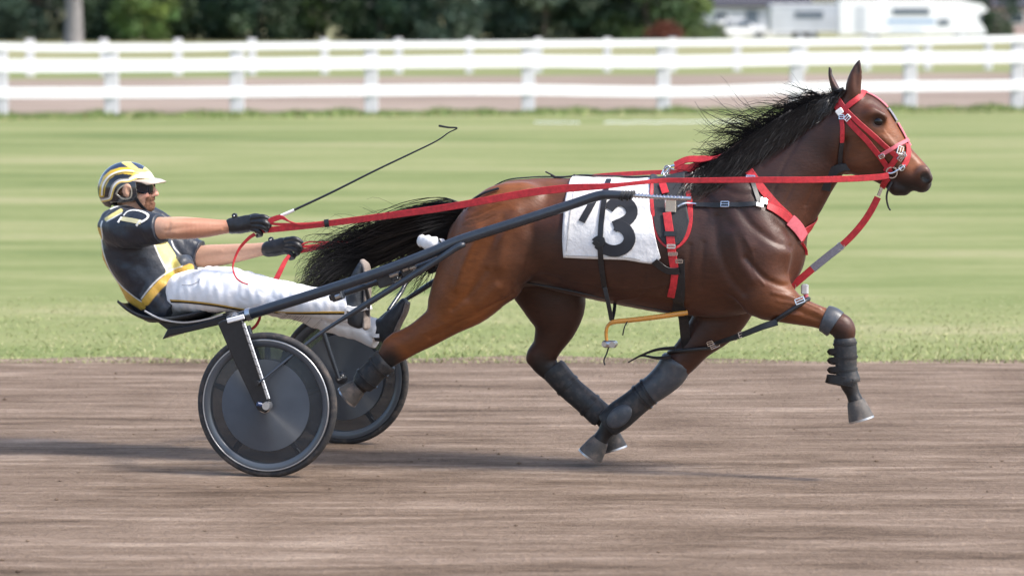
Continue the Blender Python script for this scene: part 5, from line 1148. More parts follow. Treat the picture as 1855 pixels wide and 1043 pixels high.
# ================================================================== the driver
M_SKIN = mat('skin', (0.52, 0.27, 0.19), 0.52, attr=True, var=(70, 0.06), bump=(220, 0.15, 0.002)); b = M_SKIN.node_tree.nodes['Principled BSDF']
b.inputs['Subsurface Weight'].default_value = 0.08; b.inputs['Subsurface Radius'].default_value = (0.01, 0.004, 0.002)
M_SHIRT = mat('racing_colours', (0.03, 0.035, 0.045), 0.45, attr=True, var=(35, 0.14), bump=(28, 0.35, 0.012), sheen=0.06)
M_TROUS = mat('white_trousers', (0.84, 0.84, 0.85), 0.65, attr=True, var=(9, 0.04), bump=(16, 0.4, 0.014))
M_GLOVE = mat('black_glove_leather', (0.012, 0.012, 0.014), 0.42, var=(50, 0.3), bump=(110, 0.35, 0.004))
M_SHOEL = mat('grey_black_boot_leather', (0.028, 0.031, 0.036), 0.5, attr=True, var=(30, 0.3), bump=(70, 0.3, 0.004))
M_HELM = mat('helmet_paint', (0.02, 0.02, 0.02), 0.22, attr=True, coat=0.7)
M_LENS = mat('dark_lens', (0.006, 0.008, 0.014), 0.05, spec=0.5)
HIP = pz(300, 560, 0)
def dz(x, y): return 150 + x * 0.33546, 270 + y * 0.33557            # reading of the enlarged photo -> pixels
def hz(x, y): return 165 + x * 0.17258, 280 + y * 0.17258

# ---- body (skin): torso, arms, head, legs in one surface
SHN, ELN, WRN = (222, 413, -0.185), (298, 413, -0.31), (428, 409, -0.20)
SHF, ELF, WRF = (268, 408, 0.19), (352, 462, 0.24), (492, 449, 0.13)
bd = Field((pz(170, 500, 0)[0], -0.48, pz(300, 640, 0)[2]), (pz(760, 500, 0)[0], 0.42, pz(240, 282, 0)[2] + 0.02), 0.0048)
bd.px([(303, 532, 0, 24, 38), (275, 500, 0, 44, 48), (248, 445, 0, 48, 60), (234, 408, 0, 32, 56)], 0.04)
bd.px([(228, 402, 0, 26, 24), (236, 372, 0, 22, 20)], 0.03)
bd.px([SHN + (26, 26), (258, 416, -0.26, 24, 22), ELN + (20, 19), (330, 413, -0.29, 20.5, 18), (368, 413, -0.25, 18, 16), (405, 411, -0.21, 13, 13), WRN + (11.5, 12), (440, 408, -0.195, 11, 12)], 0.02)
bd.px([SHF + (26, 26), (312, 438, 0.22, 23, 22), ELF + (20, 20), (385, 463, 0.225, 21, 19), (430, 458, 0.185, 17, 16), (470, 452, 0.15, 12.5, 13), WRF + (11.5, 12), (504, 448, 0.125, 11, 12)], 0.02)
for s in (-1, 1):
    L_ = [(400, 527, -0.16), (480, 533, -0.18), (560, 545, -0.20), (640, 556, -0.20)] if s < 0 else [(430, 524, 0.13), (520, 545, 0.13), (600, 578, 0.09), (684, 603, 0.06)]
    bd.px([(318, 528, s * 0.09, 20, 20)] + [q + (r_, r_) for q, r_ in zip(L_, (24, 19, 17, 13))], 0.03)
# head
bd.px([(228, 338, 0, 34, 26), (243, 336, 0, 31, 26)], 0.02)
bd.px([(248, 345, 0, 29, 24), (258, 366, 0, 19, 19)], 0.025)
bd.px([(255, 362, 0, 15, 20), (271, 374, 0, 9.5, 10)], 0.02); bd.px([(240, 366, -0.035, 12, 8), (262, 378, -0.02, 7, 6)], 0.02); bd.px([(240, 366, 0.035, 12, 8), (262, 378, 0.02, 7, 6)], 0.02)
bd.px([(274, 336, 0, 4, 5), (279, 345, 0, 5, 6), (283.5, 351.5, 0, 4.4, 6.5)], 0.012)
bd.px([(276, 355, -0.014, 4, 4), (279, 353, -0.013, 3.5, 3)], 0.006); bd.px([(276, 355, 0.014, 4, 4), (279, 353, 0.013, 3.5, 3)], 0.006)
bd.px([(268, 327, -0.04, 5, 8), (274, 327, 0, 5, 12), (268, 327, 0.04, 5, 8)], 0.015)
bd.px([(274, 361, -0.012, 4, 7), (277, 361, 0, 3.6, 7), (274, 361, 0.012, 4, 7)], 0.008); bd.px([(275, 367.5, -0.01, 3.4, 6), (277.5, 367.5, 0, 3.4, 6), (275, 367.5, 0.01, 3.4, 6)], 0.007)
bd.px([(276, 364.3, -0.022, 1.2, 3), (280, 364.3, 0, 1.2, 5), (276, 364.3, 0.022, 1.2, 3)], 0.004, 'sub')
bd.px([(262, 353, -0.045, 9, 8), (254, 358, -0.050, 9, 8)], 0.02); bd.px([(262, 353, 0.045, 9, 8), (254, 358, 0.050, 9, 8)], 0.02)
for s in (-1, 1):
    bd.px([(230, 340, s * 0.100, 9, 5), (229, 348, s * 0.098, 8, 5), (232, 356, s * 0.088, 5, 4)], 0.006)
    bd.px([(231, 342, s * 0.118, 4.5, 4), (232, 350, s * 0.114, 3.5, 4)], 0.004, 'sub')
BV, BQ = bd.mesh(2); del bd
def fold(V, N, pts, depth, wd):
    C = np.array([pz(*p) for p in pts]); C = curve(C, 12); d = np.full(len(V), 9.0)
    for a, b_ in zip(C[:-1], C[1:]):
        ab = b_ - a; t = np.clip((V - a) @ ab / (ab @ ab + 1e-9), 0, 1); d = np.minimum(d, np.linalg.norm(V - a - t[:, None] * ab, axis=1))
    return V + N * (depth * np.exp(-(d / wd) ** 2))[:, None]
for pts, dp, wd in ((((300, 418, -0.36), (335, 412, -0.34), (385, 406, -0.28)), -0.0035, 0.011), (((318, 424, -0.35), (360, 421, -0.32), (400, 415, -0.25)), 0.003, 0.010), (((312, 402, -0.35), (350, 402, -0.32)), 0.003, 0.013), (((300, 426, -0.35), (308, 408, -0.36)), -0.003, 0.010),
                    (((372, 470, 0.17), (420, 464, 0.15), (465, 455, 0.11)), -0.003, 0.010), (((365, 452, 0.17), (400, 454, 0.16)), 0.003, 0.012), (((355, 418, -0.30), (412, 414, -0.235)), -0.0015, 0.004), (((345, 410, -0.315), (405, 407, -0.24)), 0.0012, 0.003)):
    BV = fold(BV, normals(BV, BQ), pts, dp, wd)
x, y = proj(BV * np.array([1, 1, 1])); tint = np.tile([0.53, 0.305, 0.205], (len(BV), 1))
arm = np.clip((x - 285) / 60, 0, 1) * (y > 395); tint = blend(tint, np.array([0.36, 0.15, 0.085]), 0.8 * arm * (BV[:, 1] < 0))
hd = (x < 300) & (y < 392)
redd = np.clip(1 - np.hypot((x - 266) / 16, (y - 352) / 12), 0, 1) * hd; tint = blend(tint, np.array([0.52, 0.19, 0.14]), 0.7 * redd)
beard = (np.clip(2.2 - 1.6 * np.hypot((x - 275) / 14, (y - 376) / 11), 0, 1) + np.clip(2.0 - 1.4 * np.hypot((x - 276) / 9, (y - 359.0) / 3.6), 0, 1) + np.clip(2.0 - 1.4 * np.hypot((x - 267.5) / 4, (y - 366) / 8), 0, 1)) * hd; tint = blend(tint, np.array([0.115, 0.045, 0.024]), np.clip(beard, 0, 1) * (0.86 + 0.14 * wav(BV, 3, 300)))
jaw = np.clip(1.2 - np.hypot((x - 255) / 18, (y - 374) / 10), 0, 1) * hd; tint = blend(tint, np.array([0.36, 0.18, 0.115]), 0.5 * jaw)
lip = np.clip(1.3 - np.hypot((x - 279) / 5, (y - 367) / 2.5), 0, 1) * hd; tint = blend(tint, np.array([0.46, 0.16, 0.13]), 0.8 * lip)
nose = np.clip(1.3 - np.hypot((x - 283) / 8, (y - 351) / 7), 0, 1) * hd; tint = blend(tint, np.array([0.60, 0.25, 0.19]), 0.5 * nose)
hairm = hd * (((x < 222) & (y > 350) & (y < 384)) | ((x > 234) & (x < 247) & (y > 340) & (y < 366))); tint = blend(tint, np.array([0.12, 0.065, 0.04]), 0.7 * hairm)
PB = pz(300, 575, 0); person = tag(link('person', BV, BQ, M_SKIN, base=PB, tint=tint), 'driver in black and gold racing shirt and white trousers leaning back on the cart', 'person')

bm_ = (beard > 0.45)[BQ].all(1); ids = np.unique(BQ[bm_]); re_ = np.full(len(BV), -1); re_[ids] = np.arange(len(ids)); bn = normals(BV, BQ)
BE = BV[ids] + bn[ids] * (0.0012 + 0.0014 * np.clip(wav(BV[ids], 9, 500), -0.5, 1))[:, None]
link('beard', BE, re_[BQ[bm_]], mat('ginger_beard', (0.15, 0.066, 0.034), 0.8, var=(260, 0.45), bump=(420, 0.6, 0.003)), person)
# ---- shirt
sf = Field((pz(165, 500, 0)[0], -0.46, pz(300, 580, 0)[2]), (pz(390, 500, 0)[0], 0.42, pz(240, 372, 0)[2] + 0.02), 0.0038)
wpt = pz(312, 538, 0); wn = pz(330, 548, 0) - pz(300, 470, 0)
wpt = pz(340, 532, 0); wn = pz(423, 588, 0) - wpt
sf.px([(310, 556, 0, 52, 68), (277, 503, 0, 63, 64), (247, 448, 0, 62, 69), (233, 412, 0, 44, 66), (231, 396, 0, 30, 40)], 0.03, cut=[(wpt, wn)])
sf.px([(231, 398, 0, 32, 30), (234, 382, 0, 27, 25)], 0.03, cut=[(pz(236, 379, 0), np.array([0.25, 0, 1.0]))])
def cuff(a, b_, f): A, B = pz(*a), pz(*b_); return (A + (B - A) * f, B - A)
sf.px([(215, 410, -0.15, 38, 34), SHN + (37, 34), (255, 415, -0.25, 35, 32), (288, 415, -0.295, 28, 28), (310, 414, -0.31, 27, 27)], 0.03, cut=[(pz(292, 415, -0.30), pz(300, 412, -0.30) - pz(285, 415, -0.285))])
sf.px([(250, 412, 0.15, 36, 34), SHF + (36, 34), (318, 440, 0.22, 34, 32), (352, 460, 0.24, 30, 29), (372, 464, 0.235, 29, 29)], 0.03, cut=[(pz(362, 461, 0.24), pz(370, 464, 0.24) - pz(345, 457, 0.24))])
sf.px([(335, 478, -0.02, 18, 30), (345, 490, 0.02, 12, 26)], 0.03)     # cloth gathered over the belly
SV, SQ = sf.mesh(2); del sf; SN = normals(SV, SQ)
wr = wav(SV * np.array([1.0, 0.6, 1.0]), 21, 34); wr2 = wav(SV, 22, 80)
SV = SV + SN * (0.0050 * wr + 0.0022 * wr2)[:, None]
# creases that run from the arm pit
for pts, dp in ((((262, 447, -0.24), (300, 440, -0.22)), -0.012), (((240, 452, -0.22), (260, 500, -0.2), (255, 530, -0.16)), -0.007), (((275, 462, -0.22), (292, 505, -0.2), (290, 530, -0.17)), -0.008), (((285, 398, -0.31), (278, 430, -0.33)), -0.006), (((270, 396, -0.3), (262, 432, -0.32)), -0.005), (((215, 440, -0.22), (225, 490, -0.2)), 0.006)):
    SV = fold(SV, SN, pts, dp, 0.014)
NEARS = SV.copy(); NEARS[:, 1] = -np.abs(NEARS[:, 1]); x, y = proj(SV); xs, ys = proj(NEARS)
c = np.tile([0.017, 0.021, 0.031], (len(SV), 1)); gold = np.array([0.62, 0.36, 0.05]); pale = np.array([0.72, 0.62, 0.22]); white = np.array([0.75, 0.74, 0.70])
def D(*q): return [dz(*p) for p in q]
def pnt(m, col):
    m = np.asarray(m, float)[:, None]; c[:] = c * (1 - m) + np.array(col) * m
trs = SV[:, 1] < 0.02
pnt(near_line(x, y, D((76, 440), (92, 560), (128, 660), (190, 750), (262, 812), (320, 850)), 13), gold)
pnt(near_line(x, y, D((98, 470), (112, 560), (146, 650), (205, 735), (275, 795), (320, 825)), 1.6), white)
pnt(soft(x, y, D((60, 425), (104, 425), (106, 480), (78, 520), (60, 500))), gold)
pnt(near_line(x, y, D((84, 505), (106, 482), (98, 420), (104, 390)), 2), white)
pnt(soft(x, y, D((388, 520), (455, 500), (495, 560), (540, 650), (470, 690), (440, 690), (450, 650), (420, 590))), pale)
pnt(near_line(x, y, D((388, 520), (420, 592), (455, 655)), 2.4), white)
pnt(near_line(x, y, D((480, 498), (500, 540), (560, 600)), 2.0), white)
pnt(soft(x, y, D((535, 545), (600, 615), (600, 640), (545, 645), (500, 585))) * trs, (0.05, 0.055, 0.065))
pnt(near_line(x, y, D((128, 378), (205, 332)), 7) * (SV[:, 1] < -0.02), pale); pnt(near_line(x, y, D((130, 390), (210, 345)), 1.6) * (SV[:, 1] < -0.02), white)
pnt(near_line(xs, ys, D((150, 322), (200, 304), (285, 302)), 3), white)
pnt(near_line(x, y, [(264, 546), (277, 530), (294, 512), (316, 497), (344, 485)], 15), gold)
pnt(near_line(x, y, [(256, 541), (269, 524), (286, 506), (309, 490), (330, 482)], 2), white)
pnt(near_line(x, y, [(281, 560), (294, 540), (311, 518), (334, 502), (350, 496)], 13), (0.012, 0.013, 0.018))
shirt = link('shirt', SV, SQ, M_SHIRT, person, tint=c)
ST = bvh((SV, SQ)); mb = MB()
strap(mb, ST, [hz(322, 676), hz(420, 690), hz(525, 712)], 8.5, 0.003, thick=0.002)
put('letter', mb, mat('pale_gold_print', (0.72, 0.64, 0.36), 0.5), shirt); mb = MB()
strap(mb, ST, [hz(345, 645), hz(372, 605), hz(430, 587), hz(500, 592), hz(575, 618), hz(612, 645), hz(585, 685), hz(525, 712)], 5, 0.0035, thick=0.002)
strap(mb, ST, [hz(325, 655), hz(285, 715)], 5, 0.003, thick=0.002); strap(mb, ST, [hz(520, 690), hz(478, 748)], 5, 0.003, thick=0.002)
put('letter', mb, mat('white_print', (0.78, 0.76, 0.70), 0.5), shirt)

# ---- trousers
tf = Field((pz(280, 500, 0)[0], -0.36, pz(400, 660, 0)[2]), (pz(730, 500, 0)[0], 0.34, pz(400, 460, 0)[2]), 0.0048)
tf.px([(296, 522, 0, 47, 60), (318, 528, 0, 47, 60), (352, 530, 0, 40, 54)], 0.04, cut=[(pz(332, 526, 0), -wn)])
tf.px([(335, 529, -0.09, 39, 38), (400, 527, -0.16, 39, 36), (480, 533, -0.18, 33, 32), (560, 545, -0.20, 29, 27), (625, 556, -0.20, 30, 27), (650, 557, -0.2, 29, 26)], 0.03, cut=[(pz(636, 556, -0.20), np.array([1, 0, 0.05]))])
tf.px([(335, 522, 0.09, 40, 38), (430, 524, 0.13, 38, 36), (520, 545, 0.13, 32, 30), (600, 578, 0.09, 26, 24), (670, 601, 0.06, 26, 24), (695, 610, 0.06, 25, 23)], 0.03, cut=[(pz(684, 605, 0.06), np.array([1, 0, -0.25]))])
tf.px([(380, 497, -0.05, 14, 30), (392, 502, -0.04, 10, 26)], 0.025)      # bunched pocket flap
TV, TQ = tf.mesh(2); del tf; TN = normals(TV, TQ)
TV = TV + TN * (0.0060 * wav(TV * np.array([1, 0.7, 0.8]), 31, 30) + 0.0028 * wav(TV * np.array([1.4, 0.5, 0.8]), 32, 75))[:, None]
for pts, dp in ((((330, 517, -0.25), (352, 513, -0.24), (368, 503, -0.2)), -0.008), (((372, 545, -0.28), (390, 555, -0.28)), -0.009), (((350, 525, -0.27), (372, 538, -0.28)), 0.007), (((430, 540, -0.28), (455, 556, -0.27)), -0.008), (((470, 528, -0.28), (510, 550, -0.28)), -0.006),
                (((560, 540, -0.28), (630, 535, -0.27)), -0.006), (((590, 585, 0.02), (670, 600, 0.0)), -0.008), (((500, 575, -0.2), (600, 582, -0.2)), -0.008), (((655, 590, 0.02), (675, 615, 0.0)), -0.007)):
    TV = fold(TV, TN, pts, dp, 0.011)
x, y = proj(TV); tint = np.tile([0.85, 0.85, 0.87], (len(TV), 1))
trousers = link('trousers', TV, TQ, M_TROUS, person, tint=tint); TT = bvh((TV, TQ))
mb = MB(); strap(mb, TT, [(300, 545), (340, 547), (390, 553), (450, 563), (520, 567), (590, 567), (635, 567)], 5.5, 0.002, thick=0.002); put('side_stripe', mb, mat('black_stripe', (0.015, 0.012, 0.012), 0.5), trousers)
mb = MB(); strap(mb, TT, [(300, 543), (340, 545), (390, 550.5), (450, 560.5), (520, 565), (590, 565), (635, 565)], 3.2, 0.0032, thick=0.002); put('side_stripe', mb, mat('gold_stripe', (0.55, 0.33, 0.06), 0.5), trousers)
mb = MB(); strap(mb, TT, [(330, 516), (345, 517), (358, 511), (368, 502)], 1.6, 0.002, thick=0.0015); put('pocket_seam', mb, mat('grey_seam', (0.42, 0.42, 0.45), 0.7), trousers)

# ---- boots of the driver
def shoe(name, rows, sole, k=0.02, h=0.0042):
    P = np.array([pz(a[0], a[1], a[2]) for a in rows]); lo = P.min(0) - 0.12; hi = P.max(0) + 0.12; f = Field(lo, hi, h)
    f.px(rows[:3], k); f.px(rows[3:], k); V, Q = f.mesh(2); N = normals(V, Q); V = V + N * (0.0015 * wav(V, 41, 90))[:, None]
    o = link(name, V, Q, M_SHOEL, person, tint=np.tile([0.028, 0.032, 0.038], (len(V), 1)) * (1 + 0.5 * np.clip(wav(V, 4, 25), 0, 1))[:, None])
    f = Field(lo, hi, h); f.px(sole, 0.01); V, Q = f.mesh(1); q = link('sole', V, Q, mat('worn_sole', (0.24, 0.20, 0.175), 0.8, var=(30, 0.35), bump=(60, 0.3, 0.004)), person); q.parent = o
shoe('boot', [(632, 556, -0.20, 23, 22), (645, 562, -0.205, 24, 22), (650, 575, -0.205, 19, 19), (646, 572, -0.205, 20, 20), (645, 540, -0.21, 21, 22), (650, 505, -0.215, 15, 20), (656, 482, -0.22, 9, 15)],
     [(664, 592, -0.205, 5.5, 19), (664, 562, -0.205, 5, 17), (666, 520, -0.21, 5, 20), (664, 485, -0.22, 6, 17), (657, 474, -0.22, 5, 12)])
shoe('boot', [(684, 598, 0.06, 20, 20), (693, 597, 0.055, 20, 19), (705, 605, 0.055, 15, 17), (698, 602, 0.055, 18, 18), (708, 584, 0.05, 19, 20), (724, 562, 0.045, 13, 18), (732, 548, 0.04, 8, 14)],
     [(714, 612, 0.055, 4.5, 16), (722, 590, 0.052, 4, 16), (734, 566, 0.046, 4, 18), (738, 550, 0.04, 4.5, 14)])
mb = MB(); mb.ribbon(curve([pz(628, 558, -0.278), pz(642, 561, -0.282), pz(662, 556, -0.275), pz(672, 556, -0.23)], 10), (0, -1, 0.2), 0.030, 0.010); put('elastic_strap', mb, mat('white_elastic', (0.75, 0.75, 0.75), 0.7, bump=(90, 0.5, 0.006)), person)
mb = MB(); mb.ribbon(curve([pz(672, 606, 0.004), pz(680, 608, -0.006), pz(687, 608, 0.0)], 8), (0, -1, 0.2), 0.020, 0.005); put('elastic_strap', mb, mat('white_elastic', (0.75, 0.75, 0.75), 0.7), person)

# ---- gloves: palm, four bent fingers, thumb
def glove(wr_, palm, fingers, thumb, name='glove'):
    P = np.array([pz(a[0], a[1], a[2]) for a in (wr_ + palm)]); f = Field(P.min(0) - 0.11, P.max(0) + 0.11, 0.0030)
    f.px(wr_, 0.012); f.px(palm, 0.012)
    for q in fingers: f.px(q, 0.0045)
    f.px(thumb, 0.006)
    V, Q = f.mesh(1); N = normals(V, Q); V = V + N * (0.0009 * wav(V, 51, 120))[:, None]
    return link(name, V, Q, M_GLOVE, person)
gN = glove([(421, 409, -0.20, 15, 14), (434, 408, -0.20, 14.5, 13)], [(434, 408, -0.20, 15, 12), (448, 405, -0.205, 16, 11), (459, 404, -0.21, 14.5, 9)],
           [[(458, 395, -0.222, 5.6, 6), (475, 393, -0.236, 5.2, 5.6), (488, 397, -0.226, 4.6, 5), (493, 398, -0.21, 4, 4.4)],
            [(460, 402, -0.226, 5.6, 6), (477, 402, -0.244, 5.3, 5.8), (487, 408, -0.232, 4.9, 5.2), (483, 411, -0.205, 4.5, 4.8)],
            [(460, 409, -0.224, 5.4, 6), (474, 410, -0.240, 5.1, 5.6), (483, 416, -0.228, 4.8, 5), (478, 418, -0.200, 4.4, 4.6)],
            [(457, 415, -0.218, 5, 5.4), (467, 418, -0.230, 4.7, 5), (473, 424, -0.220, 4.4, 4.6), (467, 427, -0.20, 4.2, 4.4)]],
           [(446, 398, -0.185, 7, 7), (460, 393, -0.165, 6.4, 6.2), (473, 394, -0.16, 5.8, 5.8), (484, 400, -0.175, 4.6, 4.8)])
gF = glove([(487, 451, 0.13, 15, 14), (499, 449, 0.125, 14.5, 13)], [(499, 449, 0.125, 15, 12), (511, 446, 0.118, 16, 11), (520, 445, 0.112, 14.5, 9)],
           [[(519, 435, 0.100, 5.6, 6), (534, 433, 0.086, 5.3, 5.8), (545, 439, 0.096, 5, 5.2), (547, 448, 0.112, 4.6, 4.8)],
            [(521, 442, 0.097, 5.6, 6), (535, 442, 0.080, 5.3, 5.8), (544, 449, 0.090, 4.9, 5.2), (541, 455, 0.115, 4.5, 4.8)],
            [(520, 449, 0.099, 5.4, 6), (532, 451, 0.084, 5.1, 5.6), (540, 457, 0.094, 4.8, 5), (535, 461, 0.12, 4.4, 4.6)],
            [(517, 455, 0.104, 5, 5.4), (526, 459, 0.092, 4.7, 5), (532, 465, 0.10, 4.4, 4.6), (526, 468, 0.12, 4.2, 4.4)]],
           [(508, 440, 0.14, 7, 7), (522, 435, 0.155, 6.4, 6.2), (534, 437, 0.155, 5.8, 5.8), (543, 444, 0.142, 4.6, 4.8)])
for (x, y, yy, dx) in ((425, 391, -0.20, 0), (491, 434, 0.13, 0)):
    p = pz(x, y, yy); mb = MB(); mb.lathe([(0.001, -0.010), (0.012, -0.010), (0.014, -0.006), (0.014, 0.006), (0.012, 0.010), (0.001, 0.010)], p, 'y', 16); mb.box(p + np.array([0, 0, -0.02]), (0.024, 0.014, 0.03), ch=0.004); o = put('wrist_tab', mb, M_GLOVE, person); o.parent = gN if yy < 0 else gF
    mb = MB(); mb.sphere(p + np.array([0, -0.0105, 0.0]), (0.005, 0.0025, 0.005), 10, 6); o = put('snap', mb, M_CHROME, person); o.parent = gN if yy < 0 else gF

# ---- helmet
HC = pz(231, 341, 0); rx, rz_, ry = 55.5 / 360, 49 / 360, 0.112
nu, nv = 300, 180; V = []
for i in range(nv + 1):
    th = math.pi * i / nv
    for k in range(nu):
        a = 2 * math.pi * k / nu; q = np.array([math.sin(th) * math.cos(a), math.sin(th) * math.sin(a), math.cos(th)])
        e = 1.0 + 0.05 * max(0, -q[0]) * max(0, 0.4 - q[2])
        V.append(HC + q * np.array([rx * e, ry, rz_]))
V = np.array(V); NS = V.copy(); NS[:, 1] = -np.abs(NS[:, 1]); x, y = proj(NS)
def H(*q): return [hz(*p) for p in q]
keep = inpoly(x, y, H((30, 20), (700, 20), (700, 262), (640, 258), (500, 250), (478, 262), (476, 330), (486, 400), (492, 455), (440, 492), (330, 508), (230, 505), (200, 560), (90, 520), (30, 400)))
hole = inpoly(x, y, H((272, 415), (300, 370), (350, 330), (395, 335), (412, 380), (408, 435), (380, 455), (330, 448)))
c = np.tile([0.012, 0.013, 0.017], (len(V), 1)); Y1 = np.array([0.70, 0.46, 0.03]); Y2 = np.array([0.78, 0.66, 0.16]); W = np.array([0.80, 0.78, 0.72]); Nv = np.array([0.02, 0.03, 0.065])
pt = pnt
pt(soft(x, y, H((85, 445), (92, 330), (125, 235), (200, 160), (300, 130), (400, 135), (480, 150), (450, 215), (330, 200), (255, 212), (190, 262), (150, 340), (135, 445))), Y1)
pt(near_line(x, y, H((112, 425), (122, 330), (165, 250), (235, 198), (340, 168), (460, 172)), 2.6), W)
pt(near_line(x, y, H((128, 430), (138, 335), (180, 262), (245, 212), (340, 188), (440, 192)), 1.6), (0.02, 0.02, 0.02))
pt(soft(x, y, H((130, 225), (185, 140), (255, 100), (315, 92), (385, 130), (300, 136), (205, 165))), Nv)
pt(soft(x, y, H((315, 85), (360, 55), (430, 50), (560, 90), (660, 180), (700, 262), (500, 252), (430, 275), (395, 250), (470, 190), (440, 165), (390, 132))), Y2)
pt(soft(x, y, H((412, 78), (470, 80), (560, 120), (548, 158), (500, 150))), Nv)
pt(soft(x, y, H((520, 190), (600, 180), (640, 190), (690, 240), (690, 262), (500, 250), (480, 235))), np.array([0.80, 0.73, 0.42]))
pt(near_line(x, y, H((440, 160), (520, 175), (580, 172)), 1.5), (0.3, 0.2, 0.05))
pt(near_line(x, y, H((92, 480), (150, 474), (198, 455), (212, 400), (240, 325), (300, 278), (400, 268), (480, 232)), 6.5), W)
pt(near_line(x, y, H((92, 492), (150, 486), (206, 465), (224, 405), (250, 335), (305, 290), (400, 280), (480, 248)), 2.4), Y1)
pt(near_line(x, y, H((92, 468), (140, 462), (188, 445), (202, 395), (230, 315), (296, 266), (400, 256)), 1.3), (0.10, 0.06, 0.03))
pt(near_line(x, y, H((262, 412), (292, 362), (350, 322), (402, 328), (424, 380), (418, 442), (380, 466), (320, 458), (262, 412)), 2.2), (0.40, 0.36, 0.28))
pt(near_line(x, y, H((205, 502), (330, 506), (440, 490), (492, 452), (480, 330), (476, 262)), 2.0), (0.30, 0.26, 0.20))
# second coat: nothing but the paint itself; the mesh keeps the face opening and the ear hole free
F = []
for i in range(nv):
    for k in range(nu):
        q = (i * nu + k, (i + 1) * nu + k, (i + 1) * nu + (k + 1) % nu, i * nu + (k + 1) % nu)
        if all(keep[list(q)]) and not any(hole[list(q)]): F.append(q)
helmet = link('helmet', V, F, M_HELM, person, tint=c); sdm = helmet.modifiers.new('shell', 'SOLIDIFY'); sdm.thickness = 0.012; sdm.offset = -1
mb = MB(); P = [hz(*q) for q in ((470, 245), (560, 244), (650, 250), (720, 262), (776, 286))]
VV = []; nb = 17
for i, (px_, py_) in enumerate(P):
    for j in range(nb):
        f = j / (nb - 1) * 2 - 1; p = pz(px_, py_, 0); back = (1 - math.sqrt(max(0, 1 - (f * 0.98) ** 2))) * 0.085 * (i / 4) ** 0.7; VV.append(p + np.array([-back - 0.03 * f * f * (1 - i / 4), f * (0.100 - 0.012 * i / 4), -0.012 * f * f]))
FF = [(i * nb + j, (i + 1) * nb + j, (i + 1) * nb + j + 1, i * nb + j + 1) for i in range(4) for j in range(nb - 1)]
vis = link('visor', VV, FF, mat('cream_visor', (0.50, 0.40, 0.32), 0.3, coat=0.6), person); vis.parent = helmet; s2 = vis.modifiers.new('shell', 'SOLIDIFY'); s2.thickness = 0.006; s2.offset = 0
mb = MB()
for s in (-1, 1): mb.ribbon(curve([pz(*hz(474, 465), -0.095) * np.array([1, 1, 1]), pz(*hz(510, 520), -0.075), pz(*hz(560, 572), -0.045), pz(*hz(612, 606), -0.004)], 12) * np.array([1, -s, 1]), (0, 1 * s, -0.3), 0.020, 0.004)
o = put('chin_strap', mb, M_BLK, person); o.parent = helmet
# ---- sunglasses
gl = []
for s in (-1, 1):
    n1, n2 = 12, 7; VV = []
    for i in range(n1):
        a = i / (n1 - 1)
        for j in range(n2):
            b_ = j / (n2 - 1) * 2 - 1
            th = R(8 + 78 * a); r0 = 0.074; p = pz(252, 337, 0) + np.array([math.cos(th) * 0.080, -s * math.sin(th) * 0.088, 0]); hgt = 0.031 * (1 - 0.55 * a ** 2.5) * (0.6 + 0.4 * min(1, a * 4))
            p[2] += b_ * hgt * (1 if b_ > 0 else 1.1) - 0.006; VV.append(p)
    FF = [(i * n2 + j, (i + 1) * n2 + j, (i + 1) * n2 + j + 1, i * n2 + j + 1) for i in range(n1 - 1) for j in range(n2 - 1)]; gl.append((VV, FF))
mb = MB(); mb.add(*gl[0]); sg = put('sunglasses', mb, M_LENS, person); m2 = sg.modifiers.new('shell', 'SOLIDIFY'); m2.thickness = 0.003; m2.offset = 0
mb = MB(); mb.add(*gl[1]); o = put('lens', mb, M_LENS, person); o.parent = sg; m2 = o.modifiers.new('shell', 'SOLIDIFY'); m2.thickness = 0.003; m2.offset = 0
mb = MB()
for s in (-1, 1):
    P = [pz(252, 337, 0) + np.array([math.cos(R(a)) * 0.083, -s * math.sin(R(a)) * 0.090, 0.018 - 0.006 * (a / 86) ** 2]) for a in np.linspace(0, 88, 12)] + [pz(240, 336, 0) + np.array([0, -s * 0.083, 0.006])]
    mb.tube(P, [0.0042] * 13, 6)
o = put('frame', mb, M_CARBON, person); o.parent = sg

# ================================================================== reins and whip
rn = tag(empty('rein', pz(480, 405, -0.2)), 'near red rein from the raised glove over the haunch to the bit', 'rein', None)
def rein(q, root, wd, m=M_RED, nrm=(0, -1, 0), n=70, name='strap'):
    C = curve([pz(*a) for a in q], n); mb = MB(); mb.ribbon(C, nrm, wd / PXM if np.isscalar(wd) else np.interp(np.linspace(0, 1, n), *wd) / PXM, 0.004); return put(name, mb, m, root)
rein([(462, 418, -0.215), (480, 417, -0.22), (540, 411, -0.23), (600, 404, -0.25), (700, 391, -0.28), (800, 377, -0.31), (880, 363, -0.325), (960, 349, -0.325), (1030, 341, -0.32), (1100, 337, -0.31), (1160, 331, -0.28), (1204, 327, -0.25), (1260, 327, -0.25), (1360, 326, -0.24), (1460, 326, -0.20), (1540, 324, -0.14), (1590, 321, -0.10), (1610, 318, -0.085)], rn,
     ([0, 0.35, 0.48, 0.56, 0.64, 0.8, 1], [10, 13, 14, 7, 8, 11, 11]), n=120)
rein([(484, 402, -0.235), (500, 406, -0.235), (540, 406, -0.236), (592, 404, -0.248)], rn, 5)
rein([(484, 404, -0.24), (496, 397, -0.24), (510, 394, -0.24), (524, 401, -0.24), (540, 406, -0.24), (560, 406, -0.242), (592, 403, -0.25)], rn, ([0, 0.25, 0.5, 1], [10, 10, 3, 4]))
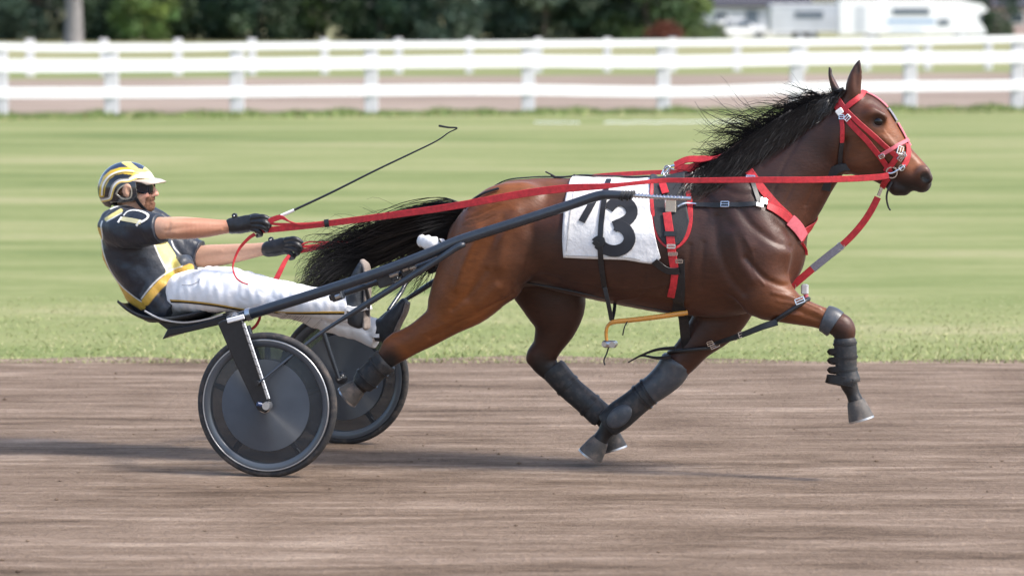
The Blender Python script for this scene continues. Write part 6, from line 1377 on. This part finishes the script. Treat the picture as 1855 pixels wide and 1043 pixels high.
rein([(462, 424, -0.22), (450, 432, -0.235), (434, 450, -0.24), (424, 472, -0.25), (422, 488, -0.26), (428, 503, -0.275), (438, 511, -0.30), (449, 515, -0.305)], rn, ([0, 0.5, 1], [7, 3.5, 2.5]), nrm=(0.5, -1, 0), name='loose_end')
mb = MB(); mb.tube([pz(588, 405, -0.25), pz(596, 404, -0.25)], [0.020] * 2, 10, rad2=[0.008] * 2); put('keeper', mb, M_BLK, rn)
rein([(472, 570, -0.12), (469, 580, -0.12), (462, 591, -0.12), (450, 599, -0.12), (440, 600, -0.12)], rn, ([0, 0.5, 1], [5, 6, 4]), nrm=(0, -1, 0.4), name='loose_end')
rf = tag(empty('rein', pz(540, 450, 0.12)), 'far red rein from the lower glove passing behind the tail', 'rein')
rein([(538, 456, 0.10), (560, 452, 0.11), (600, 444, 0.14), (650, 437, 0.18), (700, 430, 0.24), (800, 405, 0.30), (900, 365, 0.325), (1040, 325, 0.31), (1200, 312, 0.24), (1400, 312, 0.2), (1600, 312, 0.09)], rf, 8, n=100)
rein([(544, 444, 0.085), (562, 438, 0.10), (590, 439, 0.12), (640, 438, 0.17)], rf, 3); rein([(544, 447, 0.09), (580, 444, 0.11), (640, 437, 0.17)], rf, 5)
rein([(524, 462, 0.07), (516, 474, 0.05), (508, 490, 0.02), (498, 510, 0.0), (491, 524, -0.01)], rf, ([0, 0.3, 1], [6, 9, 11]), name='loose_end')
mb = MB(); mb.tube([pz(643, 437, 0.17), pz(653, 435, 0.175)], [0.018] * 2, 10, rad2=[0.008] * 2); put('keeper', mb, M_PINK, rf)
wh = tag(empty('whip', pz(510, 390, -0.22)), 'long thin black driving whip with white grip band held up in the near glove', 'whip')
A = [pz(455, 404, -0.215), pz(480, 400, -0.225), pz(509, 391, -0.22)]; mb = MB(); mb.tube(A, [0.011, 0.010, 0.009], 10); put('grip', mb, M_BLK, wh)
mb = MB(); mb.tube([pz(508, 391.5, -0.22), pz(533, 380.5, -0.215)], [0.0085, 0.0075], 10); put('band', mb, mat('white_tape', (0.8, 0.8, 0.8), 0.5), wh)
C = curve([pz(533, 380.5, -0.215), pz(600, 349, -0.20), pz(680, 309, -0.18), pz(745, 278, -0.16), pz(790, 256, -0.15), pz(812, 241, -0.15), pz(822, 236, -0.15)], 50); mb = MB(); mb.tube(C, np.linspace(0.0062, 0.0026, 50), 7); put('stock', mb, M_BLK, wh)
mb = MB(); mb.tube(curve([pz(820, 237, -0.15), pz(828, 232, -0.15), pz(812, 231, -0.15), pz(795, 228, -0.15)], 16), np.linspace(0.0028, 0.0055, 16), 6); put('lash', mb, M_BLK, wh)
